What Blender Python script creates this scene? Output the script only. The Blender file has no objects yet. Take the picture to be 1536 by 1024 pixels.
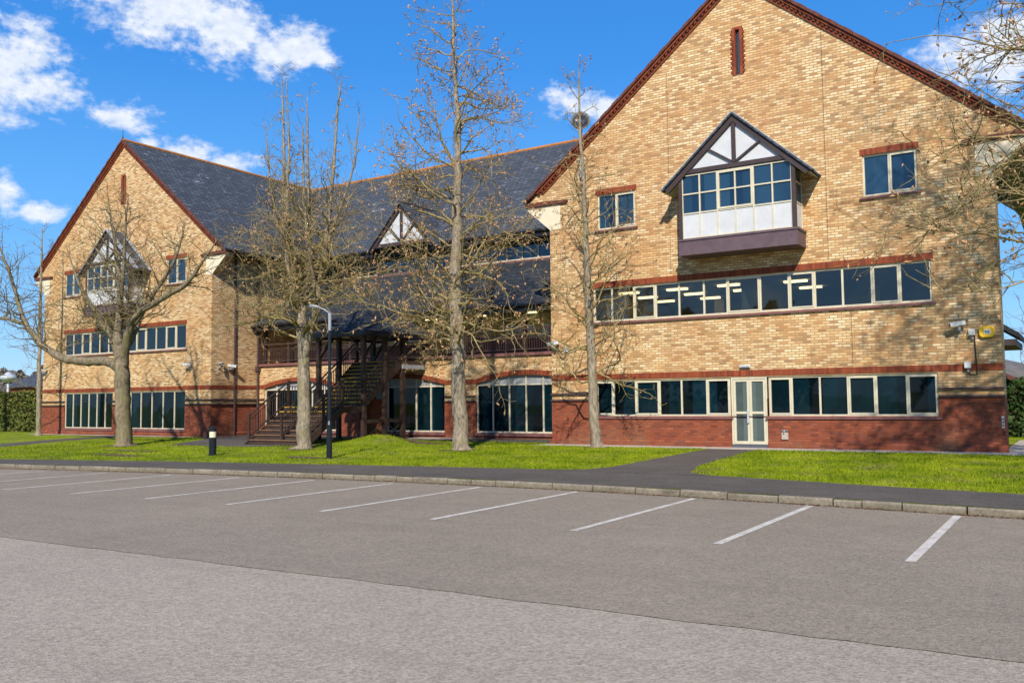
import bpy, math, random
import numpy as np
from mathutils import Vector, Matrix
S = bpy.context.scene
COL = S.collection
R = math.radians
rnd = random.Random(11)

# ------------------------------------------------------------------ helpers
class MB:
    def __init__(s): s.v = []; s.f = []
    def quad(s, *p):
        n = len(s.v); s.v += [tuple(q) for q in p]; s.f.append(tuple(range(n, n+len(p)))); return s
    def box(s, x0, x1, y0, y1, z0, z1):
        n = len(s.v)
        s.v += [(x, y, z) for z in (z0, z1) for y in (y0, y1) for x in (x0, x1)]
        s.f += [tuple(n+i for i in q) for q in ((0,2,3,1),(4,5,7,6),(0,1,5,4),(2,6,7,3),(0,4,6,2),(1,3,7,5))]
        return s
    def prism(s, poly, a0, a1, axis='y'):
        # poly in (x,z) extruded along y, in (y,z) along x, or in (x,y) along z
        def P(p, a): return (p[0], a, p[1]) if axis == 'y' else ((a, p[0], p[1]) if axis == 'x' else (p[0], p[1], a))
        n = len(s.v); k = len(poly)
        s.v += [P(p, a0) for p in poly] + [P(p, a1) for p in poly]
        s.f.append(tuple(n+i for i in range(k))); s.f.append(tuple(n+k+i for i in reversed(range(k))))
        for i in range(k):
            j = (i+1) % k; s.f.append((n+i, n+k+i, n+k+j, n+j))
        return s
    def bar(s, p, q, w, h, up=(0,0,1)):
        p = Vector(p); q = Vector(q); d = (q-p).normalized(); u = Vector(up)
        x = d.cross(u)
        if x.length < 1e-4: x = d.cross(Vector((0,1,0)))
        x.normalize(); y = x.cross(d).normalized()
        n = len(s.v)
        for c in (p, q):
            for a, b in ((-1,-1),(1,-1),(1,1),(-1,1)): s.v.append(tuple(c + x*(a*w/2) + y*(b*h/2)))
        s.f += [tuple(n+i for i in q_) for q_ in ((0,1,2,3),(7,6,5,4),(0,4,5,1),(1,5,6,2),(2,6,7,3),(3,7,4,0))]
        return s
    def tube(s, pts, rad, sides=8, cap=True, flut=None):
        pts = [Vector(p) for p in pts]; n0 = len(s.v); m = len(pts)
        ref = Vector((0.31, 0.17, 0.93))
        for i, p in enumerate(pts):
            d = (pts[min(i+1, m-1)] - pts[max(i-1, 0)])
            d = d.normalized() if d.length > 1e-9 else Vector((0,0,1))
            a = d.cross(Vector((0,1,0)) if abs(d.y) < .8 else Vector((1,0,0)))
            a.normalize(); b = d.cross(a)
            r = rad[i] if hasattr(rad, '__len__') else rad
            for k in range(sides):
                t = 2*math.pi*k/sides
                rr = r*(flut(i, t) if flut else 1)
                s.v.append(tuple(p + a*(rr*math.cos(t)) + b*(rr*math.sin(t))))
        for i in range(m-1):
            for k in range(sides):
                k2 = (k+1) % sides
                s.f.append((n0+i*sides+k, n0+i*sides+k2, n0+(i+1)*sides+k2, n0+(i+1)*sides+k))
        if cap:
            s.f.append(tuple(n0+k for k in reversed(range(sides))))
            s.f.append(tuple(n0+(m-1)*sides+k for k in range(sides)))
        return s
    def lathe(s, prof, c=(0,0,0), sides=20):
        n0 = len(s.v); m = len(prof)
        for r, z in prof:
            for k in range(sides):
                t = 2*math.pi*k/sides; s.v.append((c[0]+r*math.cos(t), c[1]+r*math.sin(t), c[2]+z))
        for i in range(m-1):
            for k in range(sides):
                k2 = (k+1) % sides
                s.f.append((n0+i*sides+k, n0+i*sides+k2, n0+(i+1)*sides+k2, n0+(i+1)*sides+k))
        s.f.append(tuple(n0+k for k in reversed(range(sides)))); s.f.append(tuple(n0+(m-1)*sides+k for k in range(sides)))
        return s
    def build(s, name, m, parent=None, smooth=False, label=None, bevel=0):
        me = bpy.data.meshes.new(name); me.from_pydata(s.v, [], s.f); me.update()
        if smooth:
            me.polygons.foreach_set('use_smooth', [True]*len(me.polygons))
        o = bpy.data.objects.new(name, me); COL.objects.link(o)
        if m: me.materials.append(m)
        if parent is not None:
            o.parent = parent; o.matrix_parent_inverse = WORLDINV(parent)
        if label: o['label'] = label
        if bevel:
            b = o.modifiers.new('bevel', 'BEVEL'); b.width = bevel; b.segments = 2; b.limit_method = 'ANGLE'
        return o

def islands(mb):
    par = list(range(len(mb.v)))
    def fd(x):
        while par[x] != x: par[x] = par[par[x]]; x = par[x]
        return x
    for f in mb.f:
        for k in f[1:]: par[fd(k)] = fd(f[0])
    out = {}
    for f in mb.f: out.setdefault(fd(f[0]), []).append(f)
    res = []
    for fs in out.values():
        q = MB(); ix = {}
        for f in fs:
            for k in f:
                if k not in ix: ix[k] = len(q.v); q.v.append(mb.v[k])
            q.f.append(tuple(ix[k] for k in f))
        res.append(q)
    return res
def build_split(mb, *a, **k): return [q.build(*a, **k) for q in islands(mb)]
def WORLDINV(p):
    mat = Matrix.Identity(4); q = p; chain = []
    while q is not None: chain.append(q); q = q.parent
    for q in reversed(chain):
        mat = mat @ q.matrix_parent_inverse @ Matrix.LocRotScale(q.location, q.rotation_euler, q.scale)
    return mat.inverted()

def empty(name, loc, label, cat, group=None):
    o = bpy.data.objects.new(name, None); COL.objects.link(o); o.location = loc
    o.empty_display_size = .3
    o['label'] = label; o['category'] = cat
    if group: o['group'] = group
    return o
def tag(o, label, cat, group=None, kind=None):
    o['label'] = label; o['category'] = cat
    if group: o['group'] = group
    if kind: o['kind'] = kind
    return o
def structure(o): o['kind'] = 'structure'; return o

# ------------------------------------------------------------------ materials
class NT:
    def __init__(s, name):
        s.m = bpy.data.materials.new(name); s.m.use_nodes = True
        s.t = s.m.node_tree; s.t.nodes.clear()
        s.out = s.n('ShaderNodeOutputMaterial'); s.b = s.n('ShaderNodeBsdfPrincipled')
        s.l(s.b.outputs[0], s.out.inputs[0])
        s.co = s.n('ShaderNodeTexCoord').outputs['Object']
    def n(s, typ, **k):
        x = s.t.nodes.new(typ)
        for a, b in k.items(): setattr(x, a, b)
        return x
    def l(s, a, b): s.t.links.new(a, b)
    def noise(s, scale, detail=4, rough=.55, vec=None, stretch=None):
        x = s.n('ShaderNodeTexNoise'); x.inputs['Scale'].default_value = scale
        x.inputs['Detail'].default_value = detail; x.inputs['Roughness'].default_value = rough
        v = vec or s.co
        if stretch:
            mp = s.n('ShaderNodeMapping'); mp.inputs['Scale'].default_value = stretch; s.l(v, mp.inputs[0]); v = mp.outputs[0]
        s.l(v, x.inputs['Vector']); return x.outputs['Fac']
    def ramp(s, f, stops, interp='LINEAR'):
        x = s.n('ShaderNodeValToRGB'); x.color_ramp.interpolation = interp
        e = x.color_ramp.elements
        while len(e) > 1: e.remove(e[-1])
        for i, (p, c) in enumerate(stops):
            q = e[0] if i == 0 else e.new(p)
            q.position = p; q.color = (*c, 1) if hasattr(c, '__len__') else (c, c, c, 1)
        s.l(f, x.inputs[0]); return x.outputs[0]
    def mix(s, f, a, b, mode='MIX'):
        x = s.n('ShaderNodeMix', data_type='RGBA', blend_type=mode)
        for val, i in ((f, 0), (a, 6), (b, 7)):
            if hasattr(val, 'is_linked'): s.l(val, x.inputs[i])
            elif hasattr(val, '__len__'): x.inputs[i].default_value = (*val, 1)
            else: x.inputs[i].default_value = val
        return x.outputs[2]
    def math(s, op, a, b=0, c=0):
        x = s.n('ShaderNodeMath', operation=op)
        for i, val in enumerate((a, b, c)):
            if hasattr(val, 'is_linked'): s.l(val, x.inputs[i])
            else: x.inputs[i].default_value = val
        return x.outputs[0]
    def wallco(s, swap=False):
        sp = s.n('ShaderNodeSeparateXYZ'); s.l(s.co, sp.inputs[0])
        a = s.math('ADD', sp.outputs[0], sp.outputs[1]); cb = s.n('ShaderNodeCombineXYZ')
        s.l(a, cb.inputs[1 if swap else 0]); s.l(sp.outputs[2], cb.inputs[0 if swap else 1])
        return cb.outputs[0]
    def brick(s, vec, w, h, mortar, off=.5, smooth=.1):
        x = s.n('ShaderNodeTexBrick'); s.l(vec, x.inputs['Vector'])
        x.offset = off
        x.inputs['Color1'].default_value = (0,0,0,1); x.inputs['Color2'].default_value = (1,1,1,1); x.inputs['Mortar'].default_value = (.5,.5,.5,1)
        x.inputs['Scale'].default_value = 1; x.inputs['Mortar Size'].default_value = mortar; x.inputs['Mortar Smooth'].default_value = smooth
        x.inputs['Brick Width'].default_value = w; x.inputs['Row Height'].default_value = h
        return x.outputs['Color'], x.outputs['Fac']
    def bump(s, h, strength=.3, dist=.02):
        x = s.n('ShaderNodeBump'); x.inputs['Strength'].default_value = strength; x.inputs['Distance'].default_value = dist
        s.l(h, x.inputs['Height']); s.l(x.outputs[0], s.b.inputs['Normal'])
    def set(s, color=None, rough=.6, spec=.3, metal=0):
        if hasattr(color, 'is_linked'): s.l(color, s.b.inputs['Base Color'])
        elif color is not None: s.b.inputs['Base Color'].default_value = (*color, 1)
        s.b.inputs['Roughness'].default_value = rough; s.b.inputs['Specular IOR Level'].default_value = spec
        s.b.inputs['Metallic'].default_value = metal
        return s.m

def paint(name, c, rough=.5, spec=.4, var=.12, metal=0, scale=3):
    t = NT(name); n = t.noise(scale, 6, .65)
    n2 = t.noise(scale*9, 3)
    f = t.math('ADD', t.math('MULTIPLY', n, .7), t.math('MULTIPLY', n2, .3))
    col = t.ramp(f, [(.3, tuple(x*(1-var) for x in c)), (.7, tuple(min(1, x*(1+var*.6)) for x in c))])
    t.bump(n2, .06, .01)
    return t.set(col, rough, spec, metal)

def buff_brick():
    t = NT('buff brick'); v = t.wallco()
    c, f = t.brick(v, .235, .082, .014)
    big = t.noise(.55, 3, .6, stretch=(1, 1, 1.7)); mid = t.noise(2.2, 3)
    base = t.ramp(c, [(0, (.33,.19,.10)), (.15, (.51,.29,.13)), (.35, (.65,.42,.20)), (.55, (.73,.51,.265)), (.72, (.83,.65,.40)), (.84, (.73,.47,.22)), (.92, (.55,.27,.105)), (1, (.35,.17,.075))])
    warm = t.ramp(c, [(0, (.43,.22,.085)), (.25, (.60,.28,.09)), (.5, (.70,.41,.165)), (.72, (.56,.235,.075)), (1, (.39,.165,.062))])
    k = t.ramp(t.math('ADD', t.math('MULTIPLY', big, .7), t.math('MULTIPLY', mid, .3)), [(.45, 0.0), (.62, .7)])
    col = t.mix(k, base, warm)
    col = t.mix(t.math('MULTIPLY', f, .8), col, (.27,.185,.10))
    soil = t.noise(.35, 4, .6); col = t.mix(t.ramp(soil, [(.45, 0.0), (.75, .22)]), col, (.30,.21,.12))
    run = t.noise(1.6, 5, .65, stretch=(1.6, 1.6, .16)); col = t.mix(t.ramp(run, [(.55, 0.0), (.75, .28)]), col, (.24,.165,.09))
    t.bump(t.math('ADD', t.math('MULTIPLY', f, -1), t.math('MULTIPLY', t.noise(60, 3), .5)), .5, .012)
    return t.set(col, .85, .2)

def red_brick():
    t = NT('red brick'); v = t.wallco()
    c, f = t.brick(v, .235, .082, .010)
    base = t.ramp(c, [(0, (.15,.040,.023)), (.2, (.23,.056,.028)), (.45, (.29,.075,.034)), (.7, (.26,.064,.030)), (.88, (.175,.052,.034)), (1, (.34,.10,.045))])
    col = t.mix(t.math('MULTIPLY', f, .8), base, (.15,.065,.038))
    sp = t.n('ShaderNodeSeparateXYZ'); t.l(t.co, sp.inputs[0])
    low = t.n('ShaderNodeMapRange'); t.l(sp.outputs[2], low.inputs[0])
    for i, q in ((1, .15), (2, 1.3), (3, .62), (4, .0)): low.inputs[i].default_value = q
    st = t.math('MULTIPLY', low.outputs[0], t.ramp(t.noise(.5, 5, .65), [(.5, 0.0), (.72, 1.0)]))
    col = t.mix(st, col, (.20,.16,.085))
    col = t.mix(t.ramp(t.noise(1.1, 4), [(.45, 0.0), (.75, .28)]), col, (.15,.04,.02))
    t.bump(t.math('ADD', t.math('MULTIPLY', f, -1), t.math('MULTIPLY', t.noise(60, 3), .5)), .5, .012)
    return t.set(col, .85, .2)

def soldier(name='soldier brick', k=1.0):
    t = NT(name); v = t.wallco()
    c, f = t.brick(v, .078, .9, .006, 0)
    col = t.ramp(c, [(0, (.17*k,.03*k,.012*k)), (.4, (.25*k,.052*k,.018*k)), (.8, (.30*k,.068*k,.022*k)), (1, (.15*k,.035*k,.02*k))])
    col = t.mix(t.math('MULTIPLY', f, .55), col, (.12,.06,.04))
    col = t.mix(t.ramp(t.noise(1.3, 4), [(.4, 0.0), (.8, .5)]), col, (.14,.035,.02))
    t.bump(t.math('MULTIPLY', f, -1), .4, .01)
    return t.set(col, .75, .25)

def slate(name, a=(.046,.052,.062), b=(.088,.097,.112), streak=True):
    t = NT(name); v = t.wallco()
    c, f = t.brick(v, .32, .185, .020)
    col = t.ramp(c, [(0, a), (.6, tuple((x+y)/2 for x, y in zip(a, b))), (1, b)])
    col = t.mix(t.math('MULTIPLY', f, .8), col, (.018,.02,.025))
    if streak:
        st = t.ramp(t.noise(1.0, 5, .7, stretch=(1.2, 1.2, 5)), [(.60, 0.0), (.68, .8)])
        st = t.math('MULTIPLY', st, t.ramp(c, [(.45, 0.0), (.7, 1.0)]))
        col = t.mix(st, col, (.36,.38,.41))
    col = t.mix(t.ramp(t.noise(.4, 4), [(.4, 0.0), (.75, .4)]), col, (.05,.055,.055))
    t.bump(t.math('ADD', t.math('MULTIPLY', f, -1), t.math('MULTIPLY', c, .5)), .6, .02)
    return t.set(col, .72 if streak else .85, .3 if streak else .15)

def asphalt(name, c, chip=.35, light=None, worn=.3):
    t = NT(name)
    vo = t.n('ShaderNodeTexVoronoi'); vo.inputs['Scale'].default_value = 60; t.l(t.co, vo.inputs['Vector'])
    vo2 = t.n('ShaderNodeTexVoronoi'); vo2.inputs['Scale'].default_value = 30; t.l(t.co, vo2.inputs['Vector'])
    sepc = t.n('ShaderNodeSeparateColor'); t.l(vo.outputs['Color'], sepc.inputs[0])
    sepd = t.n('ShaderNodeSeparateColor'); t.l(vo2.outputs['Color'], sepd.inputs[0])
    d = tuple(x*(1-chip) for x in c); u = tuple(x*(1+chip) for x in c)
    f = t.math('ADD', t.math('MULTIPLY', sepc.outputs[0], .6), t.math('MULTIPLY', sepd.outputs[0], .4))
    col = t.ramp(f, [(.12, d), (.5, c), (.9, u)])
    w = t.ramp(t.math('ADD', t.math('MULTIPLY', t.noise(.35, 6, .7), .75), t.math('MULTIPLY', t.noise(2.5, 4), .25)), [(.38, tuple(1-worn for _ in c)), (.62, (1.0, 1.0, 1.0))])
    col = t.mix(1.0, col, w, 'MULTIPLY')
    tr_ = t.ramp(t.noise(1.2, 4, .6, stretch=(.12, 1.6, 1)), [(.52, 0.0), (.72, .30)]); col = t.mix(tr_, col, tuple(x*.66 for x in c))
    oil = t.n('ShaderNodeTexVoronoi'); oil.inputs['Scale'].default_value = .42; mpo = t.n('ShaderNodeMapping'); mpo.inputs['Scale'].default_value = (1, .7, 1); t.l(t.co, mpo.inputs[0]); t.l(mpo.outputs[0], oil.inputs['Vector'])
    od = t.math('ADD', oil.outputs['Distance'], t.math('MULTIPLY', t.math('SUBTRACT', t.noise(4, 4), .5), .35)); col = t.mix(t.ramp(od, [(.05, .34), (.17, 0.0)]), col, tuple(x*.45 for x in c))
    bits = t.n('ShaderNodeTexVoronoi'); bits.inputs['Scale'].default_value = 7; t.l(t.co, bits.inputs['Vector'])
    bm = t.math('MULTIPLY', t.math('LESS_THAN', bits.outputs['Distance'], .085), t.math('GREATER_THAN', t.noise(1.3, 2), .5))
    col = t.mix(t.math('MULTIPLY', bm, .7), col, (.42,.33,.20))
    t.bump(t.math('ADD', t.math('MULTIPLY', vo.outputs['Distance'], 1.0), t.math('MULTIPLY', vo2.outputs['Distance'], .5)), .4, .01)
    return t.set(col, .9, .2)

def bark(name, a, b, c=(.2,.17,.10), sc=9):
    t = NT(name)
    n = t.noise(sc, 6, .7, stretch=(1, 1, .28)); vo = t.n('ShaderNodeTexVoronoi'); vo.inputs['Scale'].default_value = 14
    mp = t.n('ShaderNodeMapping'); mp.inputs['Scale'].default_value = (1, 1, .4); t.l(t.co, mp.inputs[0]); t.l(mp.outputs[0], vo.inputs['Vector'])
    col = t.ramp(t.math('ADD', t.math('MULTIPLY', n, .75), t.math('MULTIPLY', vo.outputs['Distance'], .3)), [(.3, a), (.66, b)])
    col = t.mix(t.ramp(t.noise(1.7, 5), [(.5, 0.0), (.66, .8)]), col, c)
    t.bump(n, .9, .05)
    return t.set(col, .9, .15)

def kerb_mat():
    t = NT('kerb concrete'); n = t.noise(2.2, 6, .65); n2 = t.noise(20, 4)
    col = t.ramp(t.math('ADD', t.math('MULTIPLY', n, .6), t.math('MULTIPLY', n2, .4)), [(.35, (.11,.092,.066)), (.5, (.205,.172,.125)), (.65, (.30,.255,.19))])
    sp = t.n('ShaderNodeSeparateXYZ'); t.l(t.co, sp.inputs[0])
    mr = t.n('ShaderNodeMapRange'); t.l(sp.outputs[2], mr.inputs[0])
    for i, q in ((1, .0), (2, .1), (3, .85), (4, .0)): mr.inputs[i].default_value = q
    moss = t.math('MULTIPLY', mr.outputs[0], t.ramp(t.noise(1.1, 5, .7), [(.42, .15), (.6, 1.0)]))
    col = t.mix(moss, col, (.085,.075,.03)); t.bump(n2, .4, .01)
    return t.set(col, .9, .2)
def leafy(name, stops, scale=.8):
    t = NT(name); n = t.noise(scale, 3); n2 = t.noise(scale*14, 2)
    f = t.math('ADD', t.math('MULTIPLY', n, .55), t.math('MULTIPLY', n2, .45))
    return t.set(t.ramp(f, stops), .75, .25)

def dark_glass(name, c=(.006,.012,.018), tint=None, ior=1.55):
    t = NT(name); col = c
    if tint:
        v = t.wallco(); b, f = t.brick(v, .42, 9, .0, 0)
        col = t.ramp(t.math('ADD', t.math('MULTIPLY', b, .6), t.math('MULTIPLY', t.noise(.9, 3), .4)), [(.3, c), (.75, tint)])
    t.set(col, .02, .5); t.b.inputs['IOR'].default_value = ior
    t.bump(t.noise(1.4, 2), .02, .02)
    return t.m
def clear_glass():
    t = NT('clear glass'); t.t.nodes.remove(t.b)
    tr = t.n('ShaderNodeBsdfTransparent'); tr.inputs[0].default_value = (.78,.82,.80,1)
    gl = t.n('ShaderNodeBsdfGlossy'); gl.inputs['Roughness'].default_value = .02
    fr = t.n('ShaderNodeFresnel'); fr.inputs[0].default_value = 1.6
    mx = t.n('ShaderNodeMixShader'); t.l(t.math('MULTIPLY_ADD', fr.outputs[0], .85, .04), mx.inputs[0])
    t.l(tr.outputs[0], mx.inputs[1]); t.l(gl.outputs[0], mx.inputs[2]); t.l(mx.outputs[0], t.out.inputs[0])
    return t.m
def emit(name, c, e):
    t = NT(name); t.set((.8,.8,.8)); t.b.inputs['Emission Color'].default_value = (*c, 1); t.b.inputs['Emission Strength'].default_value = e
    return t.m

M = dict(
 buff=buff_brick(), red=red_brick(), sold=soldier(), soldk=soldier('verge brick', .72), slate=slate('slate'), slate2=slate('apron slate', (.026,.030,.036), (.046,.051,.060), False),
 tile=paint('dark tile', (.055,.03,.026), .6, .3, .35), sillt=paint('sill tile', (.20,.085,.075), .55, .4, .3), cream=paint('cream frame', (.60,.54,.39), .45, .4, .16),
 white=paint('white panel', (.56,.56,.565), .55, .35, .14), render=paint('cream render', (.72,.62,.45), .85, .2, .14), timber=paint('dark timber', (.052,.034,.033), .55, .35, .3),
 fascia=paint('fascia board', (.120,.076,.088), .55, .35, .35), lead=paint('lead edge', (.30,.33,.37), .5, .5, .2), black=paint('black fascia', (.012,.012,.014), .5, .4, .3),
 ridge=paint('ridge tile', (.44,.17,.045), .8, .2, .35, scale=6), verge=paint('verge tile', (.135,.045,.030), .75, .25, .45, scale=5), stairwood=paint('stair timber', (.060,.036,.027), .6, .3, .35),
 yellow=paint('yellow nosing', (.58,.36,.03), .6, .3, .35, scale=9), nosing=paint('worn nosing', (.22,.12,.06), .7, .3, .4), iron=paint('black iron', (.014,.013,.015), .4, .5, .2),
 pipe=paint('brown pipe', (.075,.043,.040), .45, .45, .2), glassd=dark_glass('dark glass'), glassdoor=dark_glass('door glass', (.045,.06,.058), (.10,.13,.12), 1.5), glassb=dark_glass('blue glass', (.008,.02,.040), (.02,.05,.085), 1.7),  # door glass base lightened, standing in for the pale reflections in the door
 glasst=dark_glass('teal glass', (.002,.005,.007), (.003,.017,.025), 1.32), glass=clear_glass(), room=paint('room wall', (.55,.50,.32), .9, .1, .1), ceil=paint('ceiling', (.7,.67,.54), .9, .1, .05), floorm=paint('carpet', (.08,.08,.09), .95, .1, .1),
 lampon=emit('lit ceiling panel', (1.0,.80,.42), 1.7), wplastic=paint('white plastic', (.62,.62,.61), .4, .5, .05), yplastic=paint('yellow plastic', (.80,.48,.01), .4, .5, .06), gplastic=paint('grey plastic', (.30,.31,.32), .5, .4, .1),
 dish=paint('dark dish', (.022,.025,.03), .45, .5, .2), steel=paint('galvanised steel', (.55,.57,.60), .4, .5, .1, .3), navy=paint('black post paint', (.008,.010,.016), .3, .5, .1),
 lens=dark_glass('lens'), concrete=paint('concrete', (.44,.38,.32), .9, .2, .25, scale=1.2), kerb=kerb_mat(),
 tarmac=asphalt('dark tarmac', (.118,.099,.082), .28, worn=.3), park=asphalt('car park asphalt', (.275,.222,.164), .26, worn=.16), apron=asphalt('pale asphalt', (.352,.292,.224), .27, worn=.10),
 line=None, grass=None, soil=paint('soil', (.13,.09,.055), .95, .1, .3),
 bark=bark('grey bark', (.10,.078,.052), (.35,.285,.205), (.24,.205,.11)), twig=bark('ochre twig bark', (.125,.092,.038), (.38,.29,.135), (.27,.22,.075), 5),
 barkd=bark('plane bark', (.085,.062,.038), (.27,.215,.14), (.175,.155,.065)), bud=leafy('catkin', [(.35, (.22,.105,.04)), (.6, (.52,.30,.15))], 3), dtwig=bark('brown twig bark', (.09,.067,.033), (.26,.20,.105), (.18,.15,.055), 5),
 hedge=leafy('hedge leaf', [(.3, (.035,.055,.008)), (.5, (.11,.125,.022)), (.68, (.20,.16,.05))], .9), hedged=leafy('bush leaf', [(.3, (.010,.026,.006)), (.55, (.03,.062,.012)), (.75, (.08,.10,.03))], 1.2),
 conif=leafy('conifer needle', [(.3, (.016,.030,.014)), (.7, (.055,.07,.035))], 1.0), wood=leafy('winter wood', [(.3, (.10,.085,.065)), (.7, (.23,.19,.15))], .3), fartwig=paint('far twig', (.20,.165,.125), .9, .1, .3),
)
def line_mat():
    t = NT('road paint'); n = t.noise(28, 4, .7); n2 = t.noise(3, 4)
    col = t.mix(t.ramp(t.math('ADD', t.math('MULTIPLY', n, .6), t.math('MULTIPLY', n2, .4)), [(.44, 0.0), (.60, .85)]), (.62,.57,.49), (.34,.29,.23))
    t.bump(n, .3, .01); return t.set(col, .8, .2)
M['line'] = line_mat()
def grass_mat(name, sat=1.0):
    t = NT(name); n = t.noise(.55, 5, .65); n2 = t.noise(9, 3, .6); n3 = t.noise(60, 2)
    f = t.math('ADD', t.math('MULTIPLY', n, .5), t.math('ADD', t.math('MULTIPLY', n2, .3), t.math('MULTIPLY', n3, .2)))
    col = t.ramp(f, [(.34, (.070,.105,.003)), (.45, (.15,.21,.004)), (.55, (.26,.31,.007)), (.66, (.39,.38,.035))])
    dr = t.ramp(t.noise(.9, 5, .7), [(.53, 0.0), (.66, .8)])
    col = t.mix(dr, col, (.24,.215,.055))
    dk = t.ramp(t.noise(2.3, 4, .65, stretch=(1, 1.6, 1)), [(.54, 0.0), (.66, .6)]); col = t.mix(dk, col, (.055,.095,.004))
    t.bump(t.math('ADD', n3, n2), .8, .04)
    return t.set(col, .85, .15)
M['grass'] = grass_mat('lawn')
M['blade'] = grass_mat('grass blade')

# ------------------------------------------------------------------ camera, light, world
CAMH = 1.75
f_, yaw, pit, roll = 1331.98, R(32.599), R(3.849), R(-.597)
fw = Vector((-math.sin(yaw)*math.cos(pit), math.cos(yaw)*math.cos(pit), math.sin(pit)))
rt = Vector((math.cos(yaw), math.sin(yaw), 0)); up = rt.cross(fw)
rt2 = rt*math.cos(roll) + up*math.sin(roll); up2 = up*math.cos(roll) - rt*math.sin(roll)
cam = bpy.data.objects.new('camera', bpy.data.cameras.new('camera')); COL.objects.link(cam)
cam.matrix_world = Matrix(((rt2.x, up2.x, -fw.x, 0), (rt2.y, up2.y, -fw.y, 0), (rt2.z, up2.z, -fw.z, CAMH), (0,0,0,1)))
cam.data.sensor_width = 36; cam.data.lens = f_/1536*36; cam.data.clip_end = 3000; cam.data.clip_start = .1
S.camera = cam
SUN_AZ, SUN_EL = R(26), R(38)        # azimuth to the right of the facade's normal
tosun = Vector((math.sin(SUN_AZ)*math.cos(SUN_EL), -math.cos(SUN_AZ)*math.cos(SUN_EL), math.sin(SUN_EL)))
sl = bpy.data.lights.new('sun', 'SUN'); sl.energy = 4.0; sl.angle = R(.9); sl.color = (1, .94, .84)
so = bpy.data.objects.new('sun', sl); COL.objects.link(so); so.rotation_euler = (-tosun).to_track_quat('-Z', 'Y').to_euler(); so.location = tosun*60
W = bpy.data.worlds.new('World'); S.world = W; W.use_nodes = True
def make_world():
    t = W.node_tree; t.nodes.clear()
    def n(typ, **k):
        x = t.nodes.new(typ)
        for a, b in k.items(): setattr(x, a, b)
        return x
    def mth(op, a, b=0, c=0):
        x = n('ShaderNodeMath', operation=op)
        for i, val in enumerate((a, b, c)):
            if hasattr(val, 'is_linked'): t.links.new(val, x.inputs[i])
            else: x.inputs[i].default_value = val
        return x.outputs[0]
    sky = n('ShaderNodeTexSky', sky_type='NISHITA'); sky.sun_disc = False
    sky.sun_elevation = SUN_EL; sky.sun_rotation = math.pi - SUN_AZ
    sky.air_density = 1.0; sky.dust_density = .15; sky.ozone_density = 4.0; sky.altitude = 50
    hs = n('ShaderNodeHueSaturation'); hs.inputs['Saturation'].default_value = 1.22; hs.inputs['Value'].default_value = 1.0; hs.inputs['Hue'].default_value = .497
    t.links.new(sky.outputs[0], hs.inputs['Color'])
    skyc = n('ShaderNodeMix', data_type='RGBA', blend_type='MULTIPLY'); skyc.inputs[0].default_value = 1
    t.links.new(hs.outputs[0], skyc.inputs[6]); skyc.inputs[7].default_value = (SKY_STR,)*3 + (1,)
    def grade(el_):
        mr = n('ShaderNodeMapRange'); t.links.new(el_, mr.inputs[0]); mr.inputs[1].default_value = 0; mr.inputs[2].default_value = 40
        r = n('ShaderNodeValToRGB'); e = r.color_ramp.elements
        e[0].position = 0; e[0].color = (.17,.37,.64,1); e[1].position = 1; e[1].color = (.014,.12,.42,1)
        for p, c in ((.28, (.075,.275,.63,1)), (.52, (.026,.185,.56,1))): q = e.new(p); q.color = c
        t.links.new(mr.outputs[0], r.inputs[0]); return r.outputs[0]
    co = n('ShaderNodeTexCoord').outputs['Generated']; sp = n('ShaderNodeSeparateXYZ'); t.links.new(co, sp.inputs[0])
    az = mth('MULTIPLY', mth('ARCTAN2', sp.outputs[0], sp.outputs[1]), 180/math.pi)
    el = mth('MULTIPLY', mth('ARCSINE', sp.outputs[2]), 180/math.pi)
    tint = n('ShaderNodeMix', data_type='RGBA'); tint.inputs[0].default_value = .8
    t.links.new(skyc.outputs[2], tint.inputs[6]); t.links.new(grade(el), tint.inputs[7]); skyc = tint
    cb = n('ShaderNodeCombineXYZ'); t.links.new(az, cb.inputs[0]); t.links.new(mth('MULTIPLY', el, 1.5), cb.inputs[1])
    def noise(sc, det, ro, off=0):
        x = n('ShaderNodeTexNoise'); x.inputs['Scale'].default_value = sc; x.inputs['Detail'].default_value = det; x.inputs['Roughness'].default_value = ro
        mp = n('ShaderNodeMapping'); mp.inputs['Location'].default_value = (off, off*.7, off*.3); t.links.new(cb.outputs[0], mp.inputs[0]); t.links.new(mp.outputs[0], x.inputs['Vector']); return x.outputs['Fac']
    n1 = noise(.45, 8, .62); n2 = noise(1.3, 6, .6, 7.3)
    tot = None
    clouds = [(-54.3,23.4,5.2,2.6),(-58.4,24.2,4.2,2.0),(-50.6,22.2,3.2,2.2),(-47.4,21.6,3.0,1.7),(-45.2,21.4,1.8,1.0),(-62.6,18.7,3.0,3.0),(-60.8,17.8,2.0,1.5),(-56.5,16.7,1.8,1.1),
              (-53.0,15.1,2.5,.9),(-50.4,14.4,2.2,.9),(-55.0,15.4,1.1,.45),(-62.7,11.8,1.1,1.2),(-60.8,11.0,1.4,.6),(-28.4,18.8,2.2,1.0),(-26.8,18.4,1.5,.9),(-5.2,19.0,2.2,1.9),(-2.6,19.0,2.6,2.6),(.5,18.0,3.0,3.0),
              (30,24,9,4),(55,16,10,3),(100,30,14,5),(150,26,16,5),(-120,28,12,5),(-160,20,12,4)]
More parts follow.
